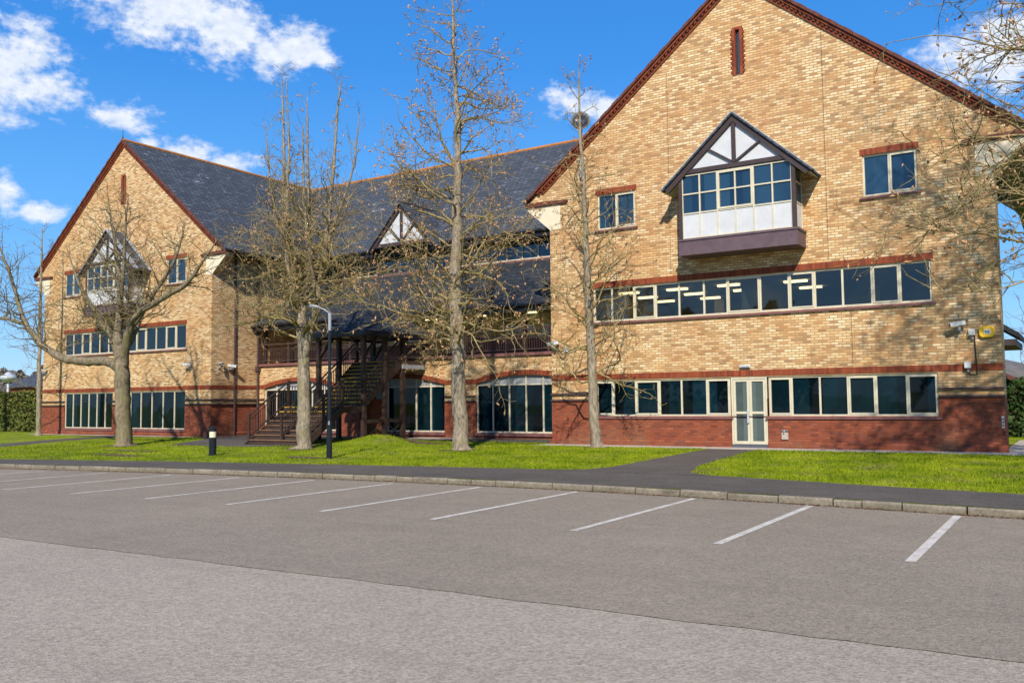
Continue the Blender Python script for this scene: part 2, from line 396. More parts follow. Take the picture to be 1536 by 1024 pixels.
    for a, e, ra, re in clouds:
        da = mth('DIVIDE', mth('SUBTRACT', az, a), ra); de = mth('DIVIDE', mth('SUBTRACT', el, e), re)
        d = mth('SQRT', mth('ADD', mth('MULTIPLY', da, da), mth('MULTIPLY', de, de)))
        m = mth('SUBTRACT', 1.0, d)
        tot = m if tot is None else mth('MAXIMUM', tot, m)
    f = mth('ADD', mth('ADD', tot, mth('MULTIPLY', mth('SUBTRACT', n1, .5), 2.6)), mth('MULTIPLY', mth('SUBTRACT', n2, .5), .9))
    mr = n('ShaderNodeMapRange', interpolation_type='SMOOTHSTEP'); t.links.new(f, mr.inputs[0]); mr.inputs[1].default_value = -.15; mr.inputs[2].default_value = .75
    dens = mth('MULTIPLY', mr.outputs[0], .93)
    sh = n('ShaderNodeMapRange'); t.links.new(n2, sh.inputs[0]); sh.inputs[1].default_value = .3; sh.inputs[2].default_value = .7
    cc = n('ShaderNodeMix', data_type='RGBA'); t.links.new(sh.outputs[0], cc.inputs[0]); cc.inputs[6].default_value = (.50,.56,.66,1); cc.inputs[7].default_value = (.68,.70,.73,1)
    mx = n('ShaderNodeMix', data_type='RGBA'); t.links.new(dens, mx.inputs[0]); t.links.new(skyc.outputs[2], mx.inputs[6]); t.links.new(cc.outputs[2], mx.inputs[7])
    bg = n('ShaderNodeBackground'); t.links.new(mx.outputs[2], bg.inputs[0]); bg.inputs[1].default_value = 1.0
    o = n('ShaderNodeOutputWorld'); t.links.new(bg.outputs[0], o.inputs[0])
SKY_STR = .15
make_world()
vs = S.view_settings; vs.view_transform = 'Standard'; vs.look = 'None'; vs.exposure = 0.55; vs.gamma = 1

# ------------------------------------------------------------------ ground
def lerp_tab(tab, x):
    if x <= tab[0][0]: return tab[0][1]
    for (a, b), (c, d) in zip(tab, tab[1:]):
        if x <= c: return b + (d-b)*(x-a)/(c-a)
    return tab[-1][1]
KT = [(-70, 1.0), (-45, 8.4), (-34, 11.6), (-26, 13.55), (-22, 14.25), (-18, 14.85), (-14, 15.22), (-10, 15.40), (-7, 15.35), (-4, 15.05), (-1, 14.75), (4, 14.2), (10, 13.2), (30, 8.0)]
PT = [(-70, 3.5), (-45, 10.4), (-34, 13.3), (-28, 15.0), (-22.5, 16.35), (-15, 17.8), (-9.6, 18.65), (-7.4, 18.65), (-3.4, 17.6), (-.9, 17.1), (4, 16.4), (10, 15.4), (30, 10.2)]
def smoothtab(tab):
    xs = [a for a, b in tab]
    def g(x):
        return sum(lerp_tab(tab, x+o)*w for o, w in ((-1.5,.15),(-.75,.2),(0,.3),(.75,.2),(1.5,.15)))
    return g
kv, pv = smoothtab(KT), smoothtab(PT)
def sst(a, b, x):
    t = max(0, min(1, (x-a)/(b-a))); return t*t*(3-2*t)
def gz(u, v):
    z = .118 + .085*sst(pv(u), 27.2, v)
    z += .34*math.exp(-((u+22.4)/1.15)**2 - ((v-25.6)/1.15)**2)
    z += .22*math.exp(-((u+23.9)/.9)**2 - ((v-27.2)/.8)**2)
    return z
structure(MB().quad((-900,-500,-.03),(900,-500,-.03),(900,1200,-.03),(-900,1200,-.03)).build('ground', M['grass']))
us = [-70 + i*.25 for i in range(401)]
def strip(name, m, f0, f1, zf, us=us, nv=1):
    mb = MB()
    for i, u in enumerate(us):
        for j in range(nv+1):
            v = f0(u) + (f1(u)-f0(u))*j/nv; mb.v.append((u, v, zf(u, v)))
    for i in range(len(us)-1):
        for j in range(nv):
            a = i*(nv+1)+j; mb.f.append((a, a+nv+1, a+nv+2, a+1))
    return structure(mb.build(name, m, smooth=True))
seam = random.Random(19)
strip('car_park', M['park'], lambda u: 6.75 + .03*(u+4) + .012*math.sin(u*.7) + seam.uniform(-.02, .02), lambda u: kv(u)+.02, lambda u, v: 0)
structure(MB().quad((-70,-60,-.006),(30,-60,-.006),(30,7.2+.03*34,-.006),(-70,7.2-.03*66,-.006)).build('car_park_access', M['apron']))
lawn = strip('lawn', M['grass'], lambda u: kv(u)+.08, lambda u: 40, gz, [-70+.35*i for i in range(286)], 90)
strip('pavement', M['tarmac'], lambda u: kv(u)+.13, pv, lambda u, v: .123)
# kerb stones laid end to end, one length per stone with a joint
kb = MB(); u = -60.0; kr = random.Random(5)
while u < 29:
    L = kr.choice([.91, .91, .91, .6, .45]); u2 = u + L*.985
    a, b = kv(u), kv(u2); dz = kr.uniform(-.006, .006); dv = kr.uniform(-.006, .006)
    for (x0, y0, x1, y1) in ((u+.006, a, u2-.006, b),):
        n0 = len(kb.v); h = .118+dz
        for x, y in ((x0, y0), (x1, y1)):
            kb.v += [(x, y+dv, -.02), (x, y+.012+dv, h-.025), (x, y+.03+dv, h), (x, y+.132+dv, h), (x, y+.132+dv, -.02)]
        kb.f += [(n0+k, n0+k+1, n0+5+k+1, n0+5+k) for k in range(4)] + [(n0+4, n0+3, n0+2, n0+1, n0), (n0+5, n0+6, n0+7, n0+8, n0+9)]
    u += L
structure(kb.build('kerb', M['kerb']))
# leaf litter and soil lying in the channel along the kerb
def litter():
    mb = MB(); g = random.Random(3)
    for _ in range(5200):
        u = g.uniform(-34, 4); v = kv(u) - abs(g.gauss(0, .045)) - .003; s = g.uniform(.01, .028); a = g.uniform(0, 6.28)
        z = g.uniform(.003, .014)
        mb.quad(*[(u+s*math.cos(a+k), v+s*.6*math.sin(a+k), z+g.uniform(0, .008)) for k in (0, 1.5, 3.1, 4.6)])
    return mb
tag(litter().build('leaf_litter', paint('dead leaf', (.20,.095,.045), .9, .1, .5, scale=30)), 'brown dead leaves lying in the channel along the kerb', 'leaves', kind='stuff')
# bay markings
bm = MB()
bays = [(-1.62,9.0+1.36,14.64),(-3.80,10.5,14.92),(-5.86,10.62,15.12),(-8.27,10.64,15.22),(-10.48,10.57,15.12),(-12.68,10.5,14.97),(-14.85,10.4,14.75),(-17.05,10.25,14.5),(-19.25,10.1,14.2),(-21.45,9.95,13.9),(-23.65,9.7,13.5),(-25.9,9.5,13.1),(-28.1,9.0,12.6),(-30.3,8.6,12.1),(.55,10.2,14.3),(2.75,10.0,14.0)]
for (u, v0, v1) in bays: bm.quad((u-.055, v0, .004), (u+.055, v0+.02, .004), (u+.055, v1, .004), (u-.055, v1, .004))
structure(bm.build('parking_markings', M['line']))
def sheet(name, m, poly, dz=.006, sub=.4):
    # polygon draped over the lawn
    import bmesh
    b = bmesh.new(); vs_ = [b.verts.new((x, y, 0)) for x, y in poly]; b.faces.new(vs_)
    xs = [p[0] for p in poly]; ys = [p[1] for p in poly]
    for ax, lo, hi in ((0, min(xs), max(xs)), (1, min(ys), max(ys))):
        k = lo + sub
        while k < hi:
            co = (k, 0, 0) if ax == 0 else (0, k, 0); no = (1, 0, 0) if ax == 0 else (0, 1, 0)
            bmesh.ops.bisect_plane(b, geom=b.verts[:]+b.edges[:]+b.faces[:], plane_co=co, plane_no=no); k += sub
    for q in b.verts: q.co.z = gz(q.co.x, q.co.y) + dz
    me = bpy.data.meshes.new(name); b.to_mesh(me); b.free(); me.materials.append(m)
    o = bpy.data.objects.new(name, me); COL.objects.link(o); return structure(o)
PATH = [(-10.9,18.3),(-10.0,18.75),(-9.75,19.6),(-9.85,26.75),(-8.3,26.75),(-8.2,24),(-7.85,20.5),(-7.45,18.95),(-6.6,18.3)]
LPATH = [(-35.2,12.8),(-33.6,13.2),(-36.2,18.8),(-38.6,23.0),(-40.2,27.3),(-42.0,27.3),(-40.2,22.8),(-37.6,18.3)]
SPATH = [(-30.2,22.2),(-26.0,22.5),(-24.6,23.5),(-27.3,23.9),(-27.5,28.6),(-35.1,30.5),(-35.1,27.2),(-33.4,26.6)]
sheet('path', M['tarmac'], PATH, .009); sheet('wing_path', M['tarmac'], LPATH, .006); sheet('stair_path', M['tarmac'], SPATH, .007)
sheet('building_pavement', M['concrete'], [(-16.4,26.75),(-1.1,26.65),(-1.1,36),(-1.9,36),(-1.9,28.2),(-16.4,28.2)], .004)
sheet('wing_pavement', M['concrete'], [(-50,27.3),(-34.9,27.3),(-34.9,28.2),(-50,28.2)], .004)
sheet('courtyard_paving', M['tarmac'], [(-24.3,28.6),(-16.5,28.3),(-16.5,31),(-35,31),(-35,30.4),(-28,28.6)], .011)
sheet('courtyard_flags', M['concrete'], [(-24.6,29.4),(-21.2,29.5),(-21.6,30.85),(-24.6,30.85)], .016)

SOIL = []
def soil_patch(cx, cy, rx, ry, seed):
    g = random.Random(seed); p = [(cx+rx*math.cos(k*.5236)*g.uniform(.7, 1.25), cy+ry*math.sin(k*.5236)*g.uniform(.7, 1.25)) for k in range(12)]
    SOIL.append(p); sheet('bare_soil', M['soil'], p, .014, .3)
for k, q in enumerate([(-17.1,23.5,.75,.55),(-23.0,22.25,.7,.5),(-13.5,26.2,.55,.4),(-31.6,21.0,.85,.6),(-19.6,19.2,.9,.35),(-26.6,17.6,1.5,.3),(-24.6,24.2,.5,.9),(-28.2,19.2,1.6,.25),(-20.7,26.2,1.2,.5)]): soil_patch(*q, 40+k)
# ------------------------------------------------------------------ building
B = empty('office_building', (-25.6, 28, .1), 'large buff brick office building with two gabled wings and slate roofs', 'building')
V = 28.0
def cuts(a, b, xs): return sorted({a, b, *[x for x in xs if a < x < b]})
def wallgrid(mb, u0, u1, z0, z1, v, holes, rev=.16):
    us_ = cuts(u0, u1, [h for q in holes for h in q[:2]]); zs = cuts(z0, z1, [h for q in holes for h in q[2:]])
    def inh(x, z): return any(q[0] < x < q[1] and q[2] < z < q[3] for q in holes)
    for a, b in zip(us_, us_[1:]):
        for c, d in zip(zs, zs[1:]):
            if not inh((a+b)/2, (c+d)/2): mb.quad((a, v, c), (b, v, c), (b, v, d), (a, v, d))
    for a, b, c, d in holes:
        c2, d2 = max(c, z0), min(d, z1)
        if c2 >= d2: continue
        mb.quad((a, v, c2), (a, v, d2), (a, v+rev, d2), (a, v+rev, c2)); mb.quad((b, v, c2), (b, v+rev, c2), (b, v+rev, d2), (b, v, d2))
        if c >= z0: mb.quad((a, v, c), (a, v+rev, c), (b, v+rev, c), (b, v, c))
        if d <= z1: mb.quad((a, v, d), (b, v, d), (b, v+rev, d), (a, v+rev, d))

def window(us_, z0, z1, v, glass, fr=.05, case=(), name='window', sill=True, lintel=True, mat=None, trans=(), label=None, lt=.2, sl_=.09, transmat=None):
    """us_: frame lines from jamb to jamb; panes between them; case: indexes of opening lights with a heavier frame"""
    mat = mat or M['cream']; f = MB(); g = MB(); y0, y1 = v+.045, v+.115
    f.box(us_[0], us_[-1], y0, y1, z0, z0+fr); f.box(us_[0], us_[-1], y0, y1, z1-fr, z1)
    for i, x in enumerate(us_):
        a = x-fr/2 if 0 < i < len(us_)-1 else (x if i == 0 else x-fr)
        f.box(a, a+fr, y0+.002, y1-.002, z0+fr, z1-fr)
    for tz in trans: f.box(us_[0]+fr, us_[-1]-fr, y0+.004, y1-.004, tz-fr*.35, tz+fr*.35)
    for i in case:
        a, b = us_[i]+fr*.55, us_[i+1]-fr*.55; w = .045; c, d = z0+fr, z1-fr
        f.box(a, a+w, y0-.018, y1-.02, c, d); f.box(b-w, b, y0-.018, y1-.02, c, d); f.box(a+w, b-w, y0-.018, y1-.02, c, c+w); f.box(a+w, b-w, y0-.018, y1-.02, d-w, d)
    w_ = f.build(name, mat, B, label=label)
    for i in range(len(us_)-1):
        g.quad((us_[i]+.01, v+.09+rnd.uniform(-.007,.007), z0+.02), (us_[i+1]-.01, v+.09+rnd.uniform(-.007,.007), z0+.02), (us_[i+1]-.01, v+.09+rnd.uniform(-.007,.007), z1-.02), (us_[i]+.01, v+.09+rnd.uniform(-.007,.007), z1-.02))
    g.build('pane', glass, w_)
    if sill: MB().prism([(v-.075, z0-sl_), (v+.05, z0-sl_), (v+.05, z0+.004), (v-.075, z0-.03)], us_[0]-.09, us_[-1]+.09, 'x').build('sill', M['sillt'], w_)
    if lintel: MB().box(us_[0]-.06, us_[-1]+.06, v-.018, v+.05, z1+.002, z1+lt).build('lintel', M['sold'], w_)
    return w_

def even(a, b, n): return [a+(b-a)*i/n for i in range(n+1)]
ZA, SL = 15.78, .81
def wing(c, right):
    hw = 7.2; a, b = c-hw, c+hw
    gf = [(-5.44, 5.55)] if right else [(-5.0, -.6), (.85, 5.3)]
    zlo = 1.2 if right else .55
    holes = [(c+p, c+q, zlo, 2.44) for p, q in gf]
    if right: holes.append((-9.53, -8.36, .12, 2.44))
    ff = (c-5.46, c+5.5) if right else (c-5.15, c+5.3)
    holes.append((ff[0], ff[1], 4.5, 5.71))
    sec = [(c-5.24, c-3.77), (c+3.72, c+5.24)]
    holes += [(p, q, 7.78, 9.04) for p, q in sec]
    w = MB(); wallgrid(w, a, b, 1.76, 9.6, V, holes)
    zr = lambda d: ZA - SL*d - .12
    s0 = .2
    T = lambda p: [(c+x, z) for x, z in p]
    for sg in (-1, 1):
        w.quad(*[(c+sg*x, V, z) for x, z in ([(s0, 9.6), (hw, 9.6), (hw, zr(hw)), (s0, zr(s0))][::sg])])
    w.quad((c-s0, V, 9.6), (c+s0, V, 9.6), (c+s0, V, 12.33), (c-s0, V, 12.33))
    w.quad((c-s0, V, 13.85), (c+s0, V, 13.85), (c+s0, V, zr(s0)), (c, V, zr(0)), (c-s0, V, zr(s0)))
    # side walls and back
    ve = 34.4 if not right else 29.0
    w.quad((b, V, 1.76), (b, 46, 1.76), (b, 46, 9.9), (b, V, 9.9)) if not right else w.quad((b, V, 1.76), (b, ve, 1.76), (b, ve, 9.9), (b, V, 9.9))
    if right:
        w.quad((b, ve, 1.76), (b-1.3, ve, 1.76), (b-1.3, ve, 9.9), (b, ve, 9.9)); w.quad((b-1.3, ve, 0), (b-1.3, 46, 0), (b-1.3, 46, 9.9), (b-1.3, ve, 9.9))
    w.quad((a, 46, 1.76), (a, V, 1.76), (a, V, 9.9), (a, 46, 9.9))
    bk = b-1.3 if right else b
    w.quad((bk, 46, 0), (a, 46, 0), (a, 46, 9.9), (bk, 46, 9.9)); w.quad((a, 46, 9.9), (bk, 46, 9.9), (c, 46, ZA-.2))
    w.build('wall', M['buff'], B)
    p = MB(); wallgrid(p, a, b, 0, 1.76, V-.025, holes)
    p.quad((b, V-.025, 0), (b, 46 if not right else ve, 0), (b, 46 if not right else ve, 1.76), (b, V-.025, 1.76)); p.quad((a, 46, 0), (a, V-.025, 0), (a, V-.025, 1.76), (a, 46, 1.76))
    hs = sorted(h[:2] for h in holes if h[2] < .3)
    segs = []; x = a-.05
    for h in hs: segs.append((x, h[0])); x = h[1]
    segs.append((x, b+.05))
    for q0, q1 in segs: p.prism([(V-.085, 0), (V, 0), (V, .40), (V-.03, .40), (V-.085, .36)], q0, q1, 'x')
    if not right: p.prism([(b, 0), (b+.06, 0), (b+.06, .36), (b, .40)], V-.085, 31, 'y')
    p.build('plinth', M['red'], B)
    # red soldier courses
    bd = MB(); bd.box(a-.015, b+.015, V-.02, V+.02, 2.48, 2.67)
    if not right: bd.box(b-.02, b+.02, V+.02, 31, 2.48, 2.67)
    bd.build('brick_band', M['sold'], B)
    tr = MB(); fr_ = MB()
    inner = [h for h in holes if h[3] < 2.6]
    xs = sorted(inner); x = a-.03; spans = []
    for h in xs: spans.append((x, h[0])); x = max(x, h[1])
    spans.append((x, b+.03))
    for q0, q1 in spans:
        if q1-q0 < .1: continue
        tr.prism([(V-.075, 1.955), (V+.02, 1.955), (V+.02, 2.015), (V-.05, 2.015)], q0, q1, 'x')
        tr.prism([(V-.085, 1.735), (V+.02, 1.735), (V+.02, 1.79), (V-.06, 1.79)], q0, q1, 'x')
    if not right:
        tr.prism([(b-.02, 1.955), (b+.075, 1.955), (b+.05, 2.015), (b-.02, 2.015)], V-.075, 31, 'y'); tr.prism([(b-.02, 1.735), (b+.085, 1.735), (b+.06, 1.79), (b-.02, 1.79)], V-.085, 31, 'y')
    build_split(tr, 'string_course', M['tile'], B)
    # windows
    if right:
        window([-14.43,-13.74,-12.91,-12.02,-11.24,-10.36,-9.57], 1.2, 2.44, V, M['glasst'], .055, (0,2,5), lintel=False)
        window([-8.32,-7.60,-6.75,-5.93,-5.12,-4.28,-3.45], 1.2, 2.44, V, M['glasst'], .055, (0,3,5), lintel=False)
        window([-14.46,-13.75,-12.91,-12.09,-11.25,-10.38,-9.59,-8.5,-7.6,-6.8,-5.98,-5.14,-4.35,-3.5], 4.5, 5.71, V, M['glass'], .06, (2,6,8,11))
    else:
        window(even(c-5.0, c-.6, 6), .55, 2.44, V, M['glasst'], .05, lintel=False, sl_=.12)
        window(even(c+.85, c+5.3, 5), .55, 2.44, V, M['glasst'], .05, lintel=False, sl_=.12)
        window(even(c-5.15, c+5.3, 13), 4.5, 5.71, V, M['glassd'], .06, (2,6,8,11))
    for k, (p0, p1) in enumerate(sec): window([p0, (p0+p1)/2-.02, p1], 7.78, 9.04, V, M['glassb'], .055, (1,), lt=.19)
    if right:
        for u_, z0_, z1_ in ((-11.5, 2.68, 5.95+7.0), (-6.35, 5.96, 13.3), (-5.75, 2.68, 4.38)): MB().box(u_-.006, u_+.006, V-.004, V+.01, max(z0_, 5.96) if u_ == -11.5 else z0_, z1_).build('movement_joint', M['tile'], B)
    # slit
    s = MB(); s.box(c-.07, c+.07, V+.10, V+.14, 12.33, 13.85); sl = s.build('slit_window', M['glassb'], B)
    j = MB()
    for k in range(19):
        z = 12.33 + k*.08; e = .24 if k % 2 else .17
        j.box(c-e, c-.07, V-.02, V+.12, z, z+.078); j.box(c+.07, c+e, V-.02, V+.12, z, z+.078)
    j.box(c-.17, c+.17, V-.02, V+.12, 13.851, 13.93); j.build('brick_surround', M['sold'], sl)
    # roof
    rf = MB(); ro = 8.15; ze = lambda d: ZA - SL*d
    for sg in (-1, 1):
        rf.prism([(c, ze(0)), (c+sg*ro, ze(ro)), (c+sg*ro, ze(ro)-.09), (c, ze(0)-.115)], V-.10, 46.2, 'y')
    roof = rf.build('roof', M['slate'], B)
    rg = MB(); y = V-.14
    while y < 46:
        rg.tube([(c, y, ZA-.03), (c, y+.44, ZA-.03)], .115, 8); y += .45
    rg.build('ridge_tiles', M['ridge'], roof)
    vg = MB(); dn = MB()
    for sg in (-1, 1):
        # stepped verge: tile edge, soldier course, dentils
        nT = 36
        for k in range(nT):
            d0 = ro*k/nT; d1 = ro*(k+.96)/nT; e = .012*(k % 2)
            vg.prism([(c+sg*d0, ze(d0)+.03+e), (c+sg*d1, ze(d1)+.03+e), (c+sg*d1, ze(d1)-.085), (c+sg*d0, ze(d0)-.085)], V-.17-e, V-.101, 'y')
        dn.prism([(c, ze(0)-.09), (c+sg*7.75, ze(7.75)-.09), (c+sg*7.62, ze(7.62)-.20), (c, ze(0)-.20)], V-.115, V+.0, 'y')
        for k in range(58):
            d0 = .05 + k*.132; d1 = d0+.066
            dn.prism([(c+sg*d0, ze(d0)-.20), (c+sg*d1, ze(d1)-.20), (c+sg*d1, ze(d1)-.285), (c+sg*d0, ze(d0)-.285)], V-.09, V, 'y')
        dn.prism([(c, ze(0)-.285), (c+sg*7.55, ze(7.55)-.285), (c+sg*7.45, ze(7.45)-.385), (c, ze(0)-.385)], V-.045, V-.001, 'y')
    vo = vg.build('verge', M['verge'], roof); dn.build('dentil_course', M['soldk'], roof)
    for sg in (-1, 1):
        ev = MB(); q = lambda d, z: (c+sg*d, z)
        ev.prism([q(hw-.01, 8.98), q(ro-.08, 8.98), q(ro-.02, ze(ro)-.1), q(hw-.01, ze(hw)-.13)], V+.56, 46, 'y')
        ev.tube([(c+sg*(ro+.05), V-.05, ze(ro)-.08), (c+sg*(ro+.05), 46 if right or sg < 0 else 34.2, ze(ro)-.08)], .065, 8)
        ev.build('eaves', M['black'], roof)
    for sg in (-1, 1):
        q = lambda d, z: (c+sg*d, z)
        prof = [q(6.75, 8.0), q(7.18, 8.0), q(7.42, 8.21), q(7.66, 8.41), q(7.92, 8.63), q(8.13, 8.82), q(8.16, 8.92), q(6.75, 8.92)]
        cor = MB().prism(prof, V-.012, V+.04, 'y').build('corbel', M['render'], B)
        MB().prism([q(7.2, 8.03)]+prof[2:7]+[q(7.2, 8.92)], V+.04, V+.45, 'y').build('corbel_block', M['buff'], cor)
        MB().prism([q(6.42, 8.93), q(8.2, 8.93), q(8.2, 9.1), q(6.42, 9.04)], V-.09, V+.5, 'y').build('coping', M['verge'], cor)
        MB().prism([q(7.2, zr(7.2)+.01), q(7.19, 9.05), q(8.12, 9.1), q(8.06, zr(8.06))], V-.005, V+.5, 'y').build('kneeler', M['buff'], cor)
    # oriel bay
    bl, br, f0 = c-1.75, c+1.89, 27.1
    cc = (bl+br)/2
    tb = MB()
    tb.box(bl-.06, bl+.06, f0, f0+.12, 6.9, 9.05); tb.box(br-.06, br+.06, f0, f0+.12, 6.9, 9.05)
    tb.box(cc-1.74, cc+1.74, f0-.02, f0+.1, 9.06, 9.2)
    ap, zs_ = 10.72, .90
    tb.box(cc-.06, cc+.06, f0-.025, f0+.05, 9.22, ap-.12)
    for sg in (-1, 1):
        tb.bar((cc+sg*.08, f0+.01, 9.26), (cc+sg*.86, f0+.01, 9.78), .06, .09, (0,1,0))
        tb.prism([(cc, ap+.0), (cc+sg*2.34, ap-2.34*zs_), (cc+sg*2.20, ap-2.34*zs_-.10), (cc, ap-.20)], f0-.05, f0+.03, 'y')
    bay = tb.build('bay_window', M['timber'], B)
    MB().prism([(cc-1.58, 9.2), (cc+1.58, 9.2), (cc, ap-.1)], f0+.04, f0+.09, 'y').build('gable_panel', M['white'], bay)
    bs = MB(); bs.box(bl-.08, br+.10, f0-.03, V-.002, 6.40, 6.86); bs.box(bl-.11, br+.13, f0-.06, V-.002, 6.862, 6.93)
    bs.build('bay_base', M['fascia'], bay)
    pan = MB(); pan.box(bl+.06, br-.06, f0+.05, f0+.08, 6.95, 7.76); pan.box(br-.02, br+.01, f0+.12, V-.002, 6.95, 7.76); pan.box(bl-.01, bl+.02, f0+.12, V-.002, 6.95, 7.76)
    pan.build('bay_panel', M['white'], bay)
    fr = MB(); gl = MB(); xs = even(bl+.06, br-.06, 6); w = .045; y0, y1 = f0+.025, f0+.075
    for i, x in enumerate(xs): fr.box(x-w/2, x+w/2, y0-.003, y1+.02, 6.94, 9.04)
    for z in (6.965, 7.76, 8.40, 9.02): fr.box(bl+.06, br-.06, y0, y1+.018, z-w/2, z+w/2)
    for x0_, x1_ in ((xs[2]+.02, xs[4]-.02),):
        for z in (7.81, 8.97): fr.box(x0_+.004, x1_-.004, y0-.02, y1, z-.03, z+.03)
        fr.box(x0_, x0_+.06, y0-.022, y1, 7.79, 8.99); fr.box(x1_-.06, x1_, y0-.022, y1, 7.79, 8.99)
    for sx in (bl, br):
        for y in (f0+.14, V-.04): fr.box(sx-.03, sx+.03, y-.022, y+.022, 6.94, 9.04)
        for z in (7.76, 8.40, 9.02): fr.box(sx-.025, sx+.025, f0+.14, V-.04, z-.02, z+.02)
        gl.box(sx-.008, sx+.008, f0+.12, V-.002, 7.78, 9.03)
    for i in range(6): gl.quad((xs[i], f0+.07+rnd.uniform(-.003,.003), 7.78), (xs[i+1], f0+.07, 7.78), (xs[i+1], f0+.07+rnd.uniform(-.003,.003), 9.04), (xs[i], f0+.07, 9.04))
    fr.build('window_frame', M['cream'], bay); gl.build('pane', M['glassb'], bay)
    br_ = MB()
    for sg in (-1, 1): br_.prism([(cc, ap+.09), (cc+sg*2.42, ap+.09-2.42*zs_), (cc+sg*2.42, ap+.02-2.42*zs_), (cc, ap+.02)], f0-.12, V-.001, 'y')
    rb = br_.build('bay_roof', M['slate'], bay)
    le = MB()
    for sg in (-1, 1):
        le.prism([(cc, ap+.125), (cc+sg*2.45, ap+.125-2.45*zs_), (cc+sg*2.45, ap+.092-2.45*zs_), (cc, ap+.092)], f0-.13, f0+.14, 'y')
        le.prism([(cc, ap+.115), (cc+sg*2.45, ap+.115-2.45*zs_), (cc+sg*2.45, ap+.092-2.45*zs_), (cc, ap+.092)], V-.16, V-.001, 'y')
    le.build('lead_flashing', M['lead'], bay)
    so_ = MB()
    for sg in (-1, 1):
        e0, e1 = cc+sg*1.86, cc+sg*2.36
        so_.prism([(e0, ap-1.86*zs_-.06), (e1, ap-2.36*zs_-.03), (e1, ap-2.36*zs_-.06), (e0, ap-1.86*zs_-.22)], f0+.03, V-.001, 'y')
    build_split(so_, 'bay_soffit', M['room'], bay)
wing(-9.0, True); wing(-42.2, False)

# rooms behind the clear glass
def room(u0, u1, v0, v1, z0, z1, lights):
    w = MB(); w.quad((u0,v1,z0),(u1,v1,z0),(u1,v1,z1),(u0,v1,z1)); w.quad((u0,v0,z0),(u0,v1,z0),(u0,v1,z1),(u0,v0,z1)); w.quad((u1,v1,z0),(u1,v0,z0),(u1,v0,z1),(u1,v1,z1))
    w.box((u0+u1)/2-.2, (u0+u1)/2+.2, v1-2.4, v1-2.0, z0, z1-.002)
    o = w.build('room', M['room'], B)
    MB().quad((u0,v0,z1),(u0,v1,z1),(u1,v1,z1),(u1,v0,z1)).build('ceiling', M['ceil'], o); MB().quad((u0,v0,z0),(u1,v0,z0),(u1,v1,z0),(u0,v1,z0)).build('floor', M['floorm'], o)
    for (x, y) in lights: MB().box(x-.38, x+.38, y-.09, y+.09, z1-.07, z1-.01).build('ceiling_light', M['lampon'], o)
    return o
rl = room(-14.8, -9.2, 28.3, 36.5, 3.4, 5.74, [(-14.0+1.9*i, 30.0+1.7*j) for i in range(3) for j in range(3)])
room(-9.15, -3.2, 28.3, 36.5, 3.4, 5.74, [(-8.0, 30.4), (-8.0, 32.4)])
# entrance door
def door():
    y0, y1 = V+.03, V+.09; u0, u1, z0, z1 = -9.53, -8.36, .30, 2.44; um = (u0+u1)/2
    f = MB(); f.box(u0, u0+.06, y0-.02, y1, z0, z1); f.box(u1-.06, u1, y0-.02, y1, z0, z1); f.box(u0+.06, u1-.06, y0-.02, y1, z1-.06, z1)
    d = f.build('door_frame', M['cream'], B)
    for a, b in ((u0+.065, um-.004), (um+.004, u1-.065)):
        l = MB(); g = MB(); w = .075
        l.box(a, a+w, y0, y1-.01, z0+.01, z1-.065); l.box(b-w, b, y0, y1-.01, z0+.01, z1-.065)
        for z in (z0+.01, 1.27, z1-.065-w): l.box(a+w, b-w, y0, y1-.01, z, z+w+.02*(z < .5))
        o = l.build('door_leaf', M['cream'], d)
        g.quad((a, y0+.03, z0+.05), (b, y0+.03, z0+.05), (b, y0+.031, z1-.1), (a, y0+.03, z1-.1)); g.v[2] = (b, y0+.034, z1-.1); o2 = g.build('door_glass', M['glassdoor'], d)
    h = MB(); h.box(um-.075, um-.015, y0-.05, y0, .98, 1.38); h.build('door_handle', M['steel'], d)
    st = MB(); st.box(u0, um-.003, V-.06, V+.12, .12, .298); st.box(um+.003, u1, V-.06, V+.12, .12, .298); st.build('door_step', paint('slate step', (.085,.09,.11), .7, .3, .2), d)
door()
# low porch roofs on the far flank
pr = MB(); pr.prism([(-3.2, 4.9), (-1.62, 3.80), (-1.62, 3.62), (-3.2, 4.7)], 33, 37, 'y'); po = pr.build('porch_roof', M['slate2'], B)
MB().box(-3.1, -1.72, 33.02, 36.9, 3.40, 3.60).build('porch_fascia', M['timber'], po)
pr = MB(); pr.prism([(-3.4, 3.15), (-1.98, 2.35), (-1.98, 2.2), (-3.4, 3.0)], 39, 43, 'y'); pr.build('porch_roof', M['verge'], B, label='low red tiled porch roof')

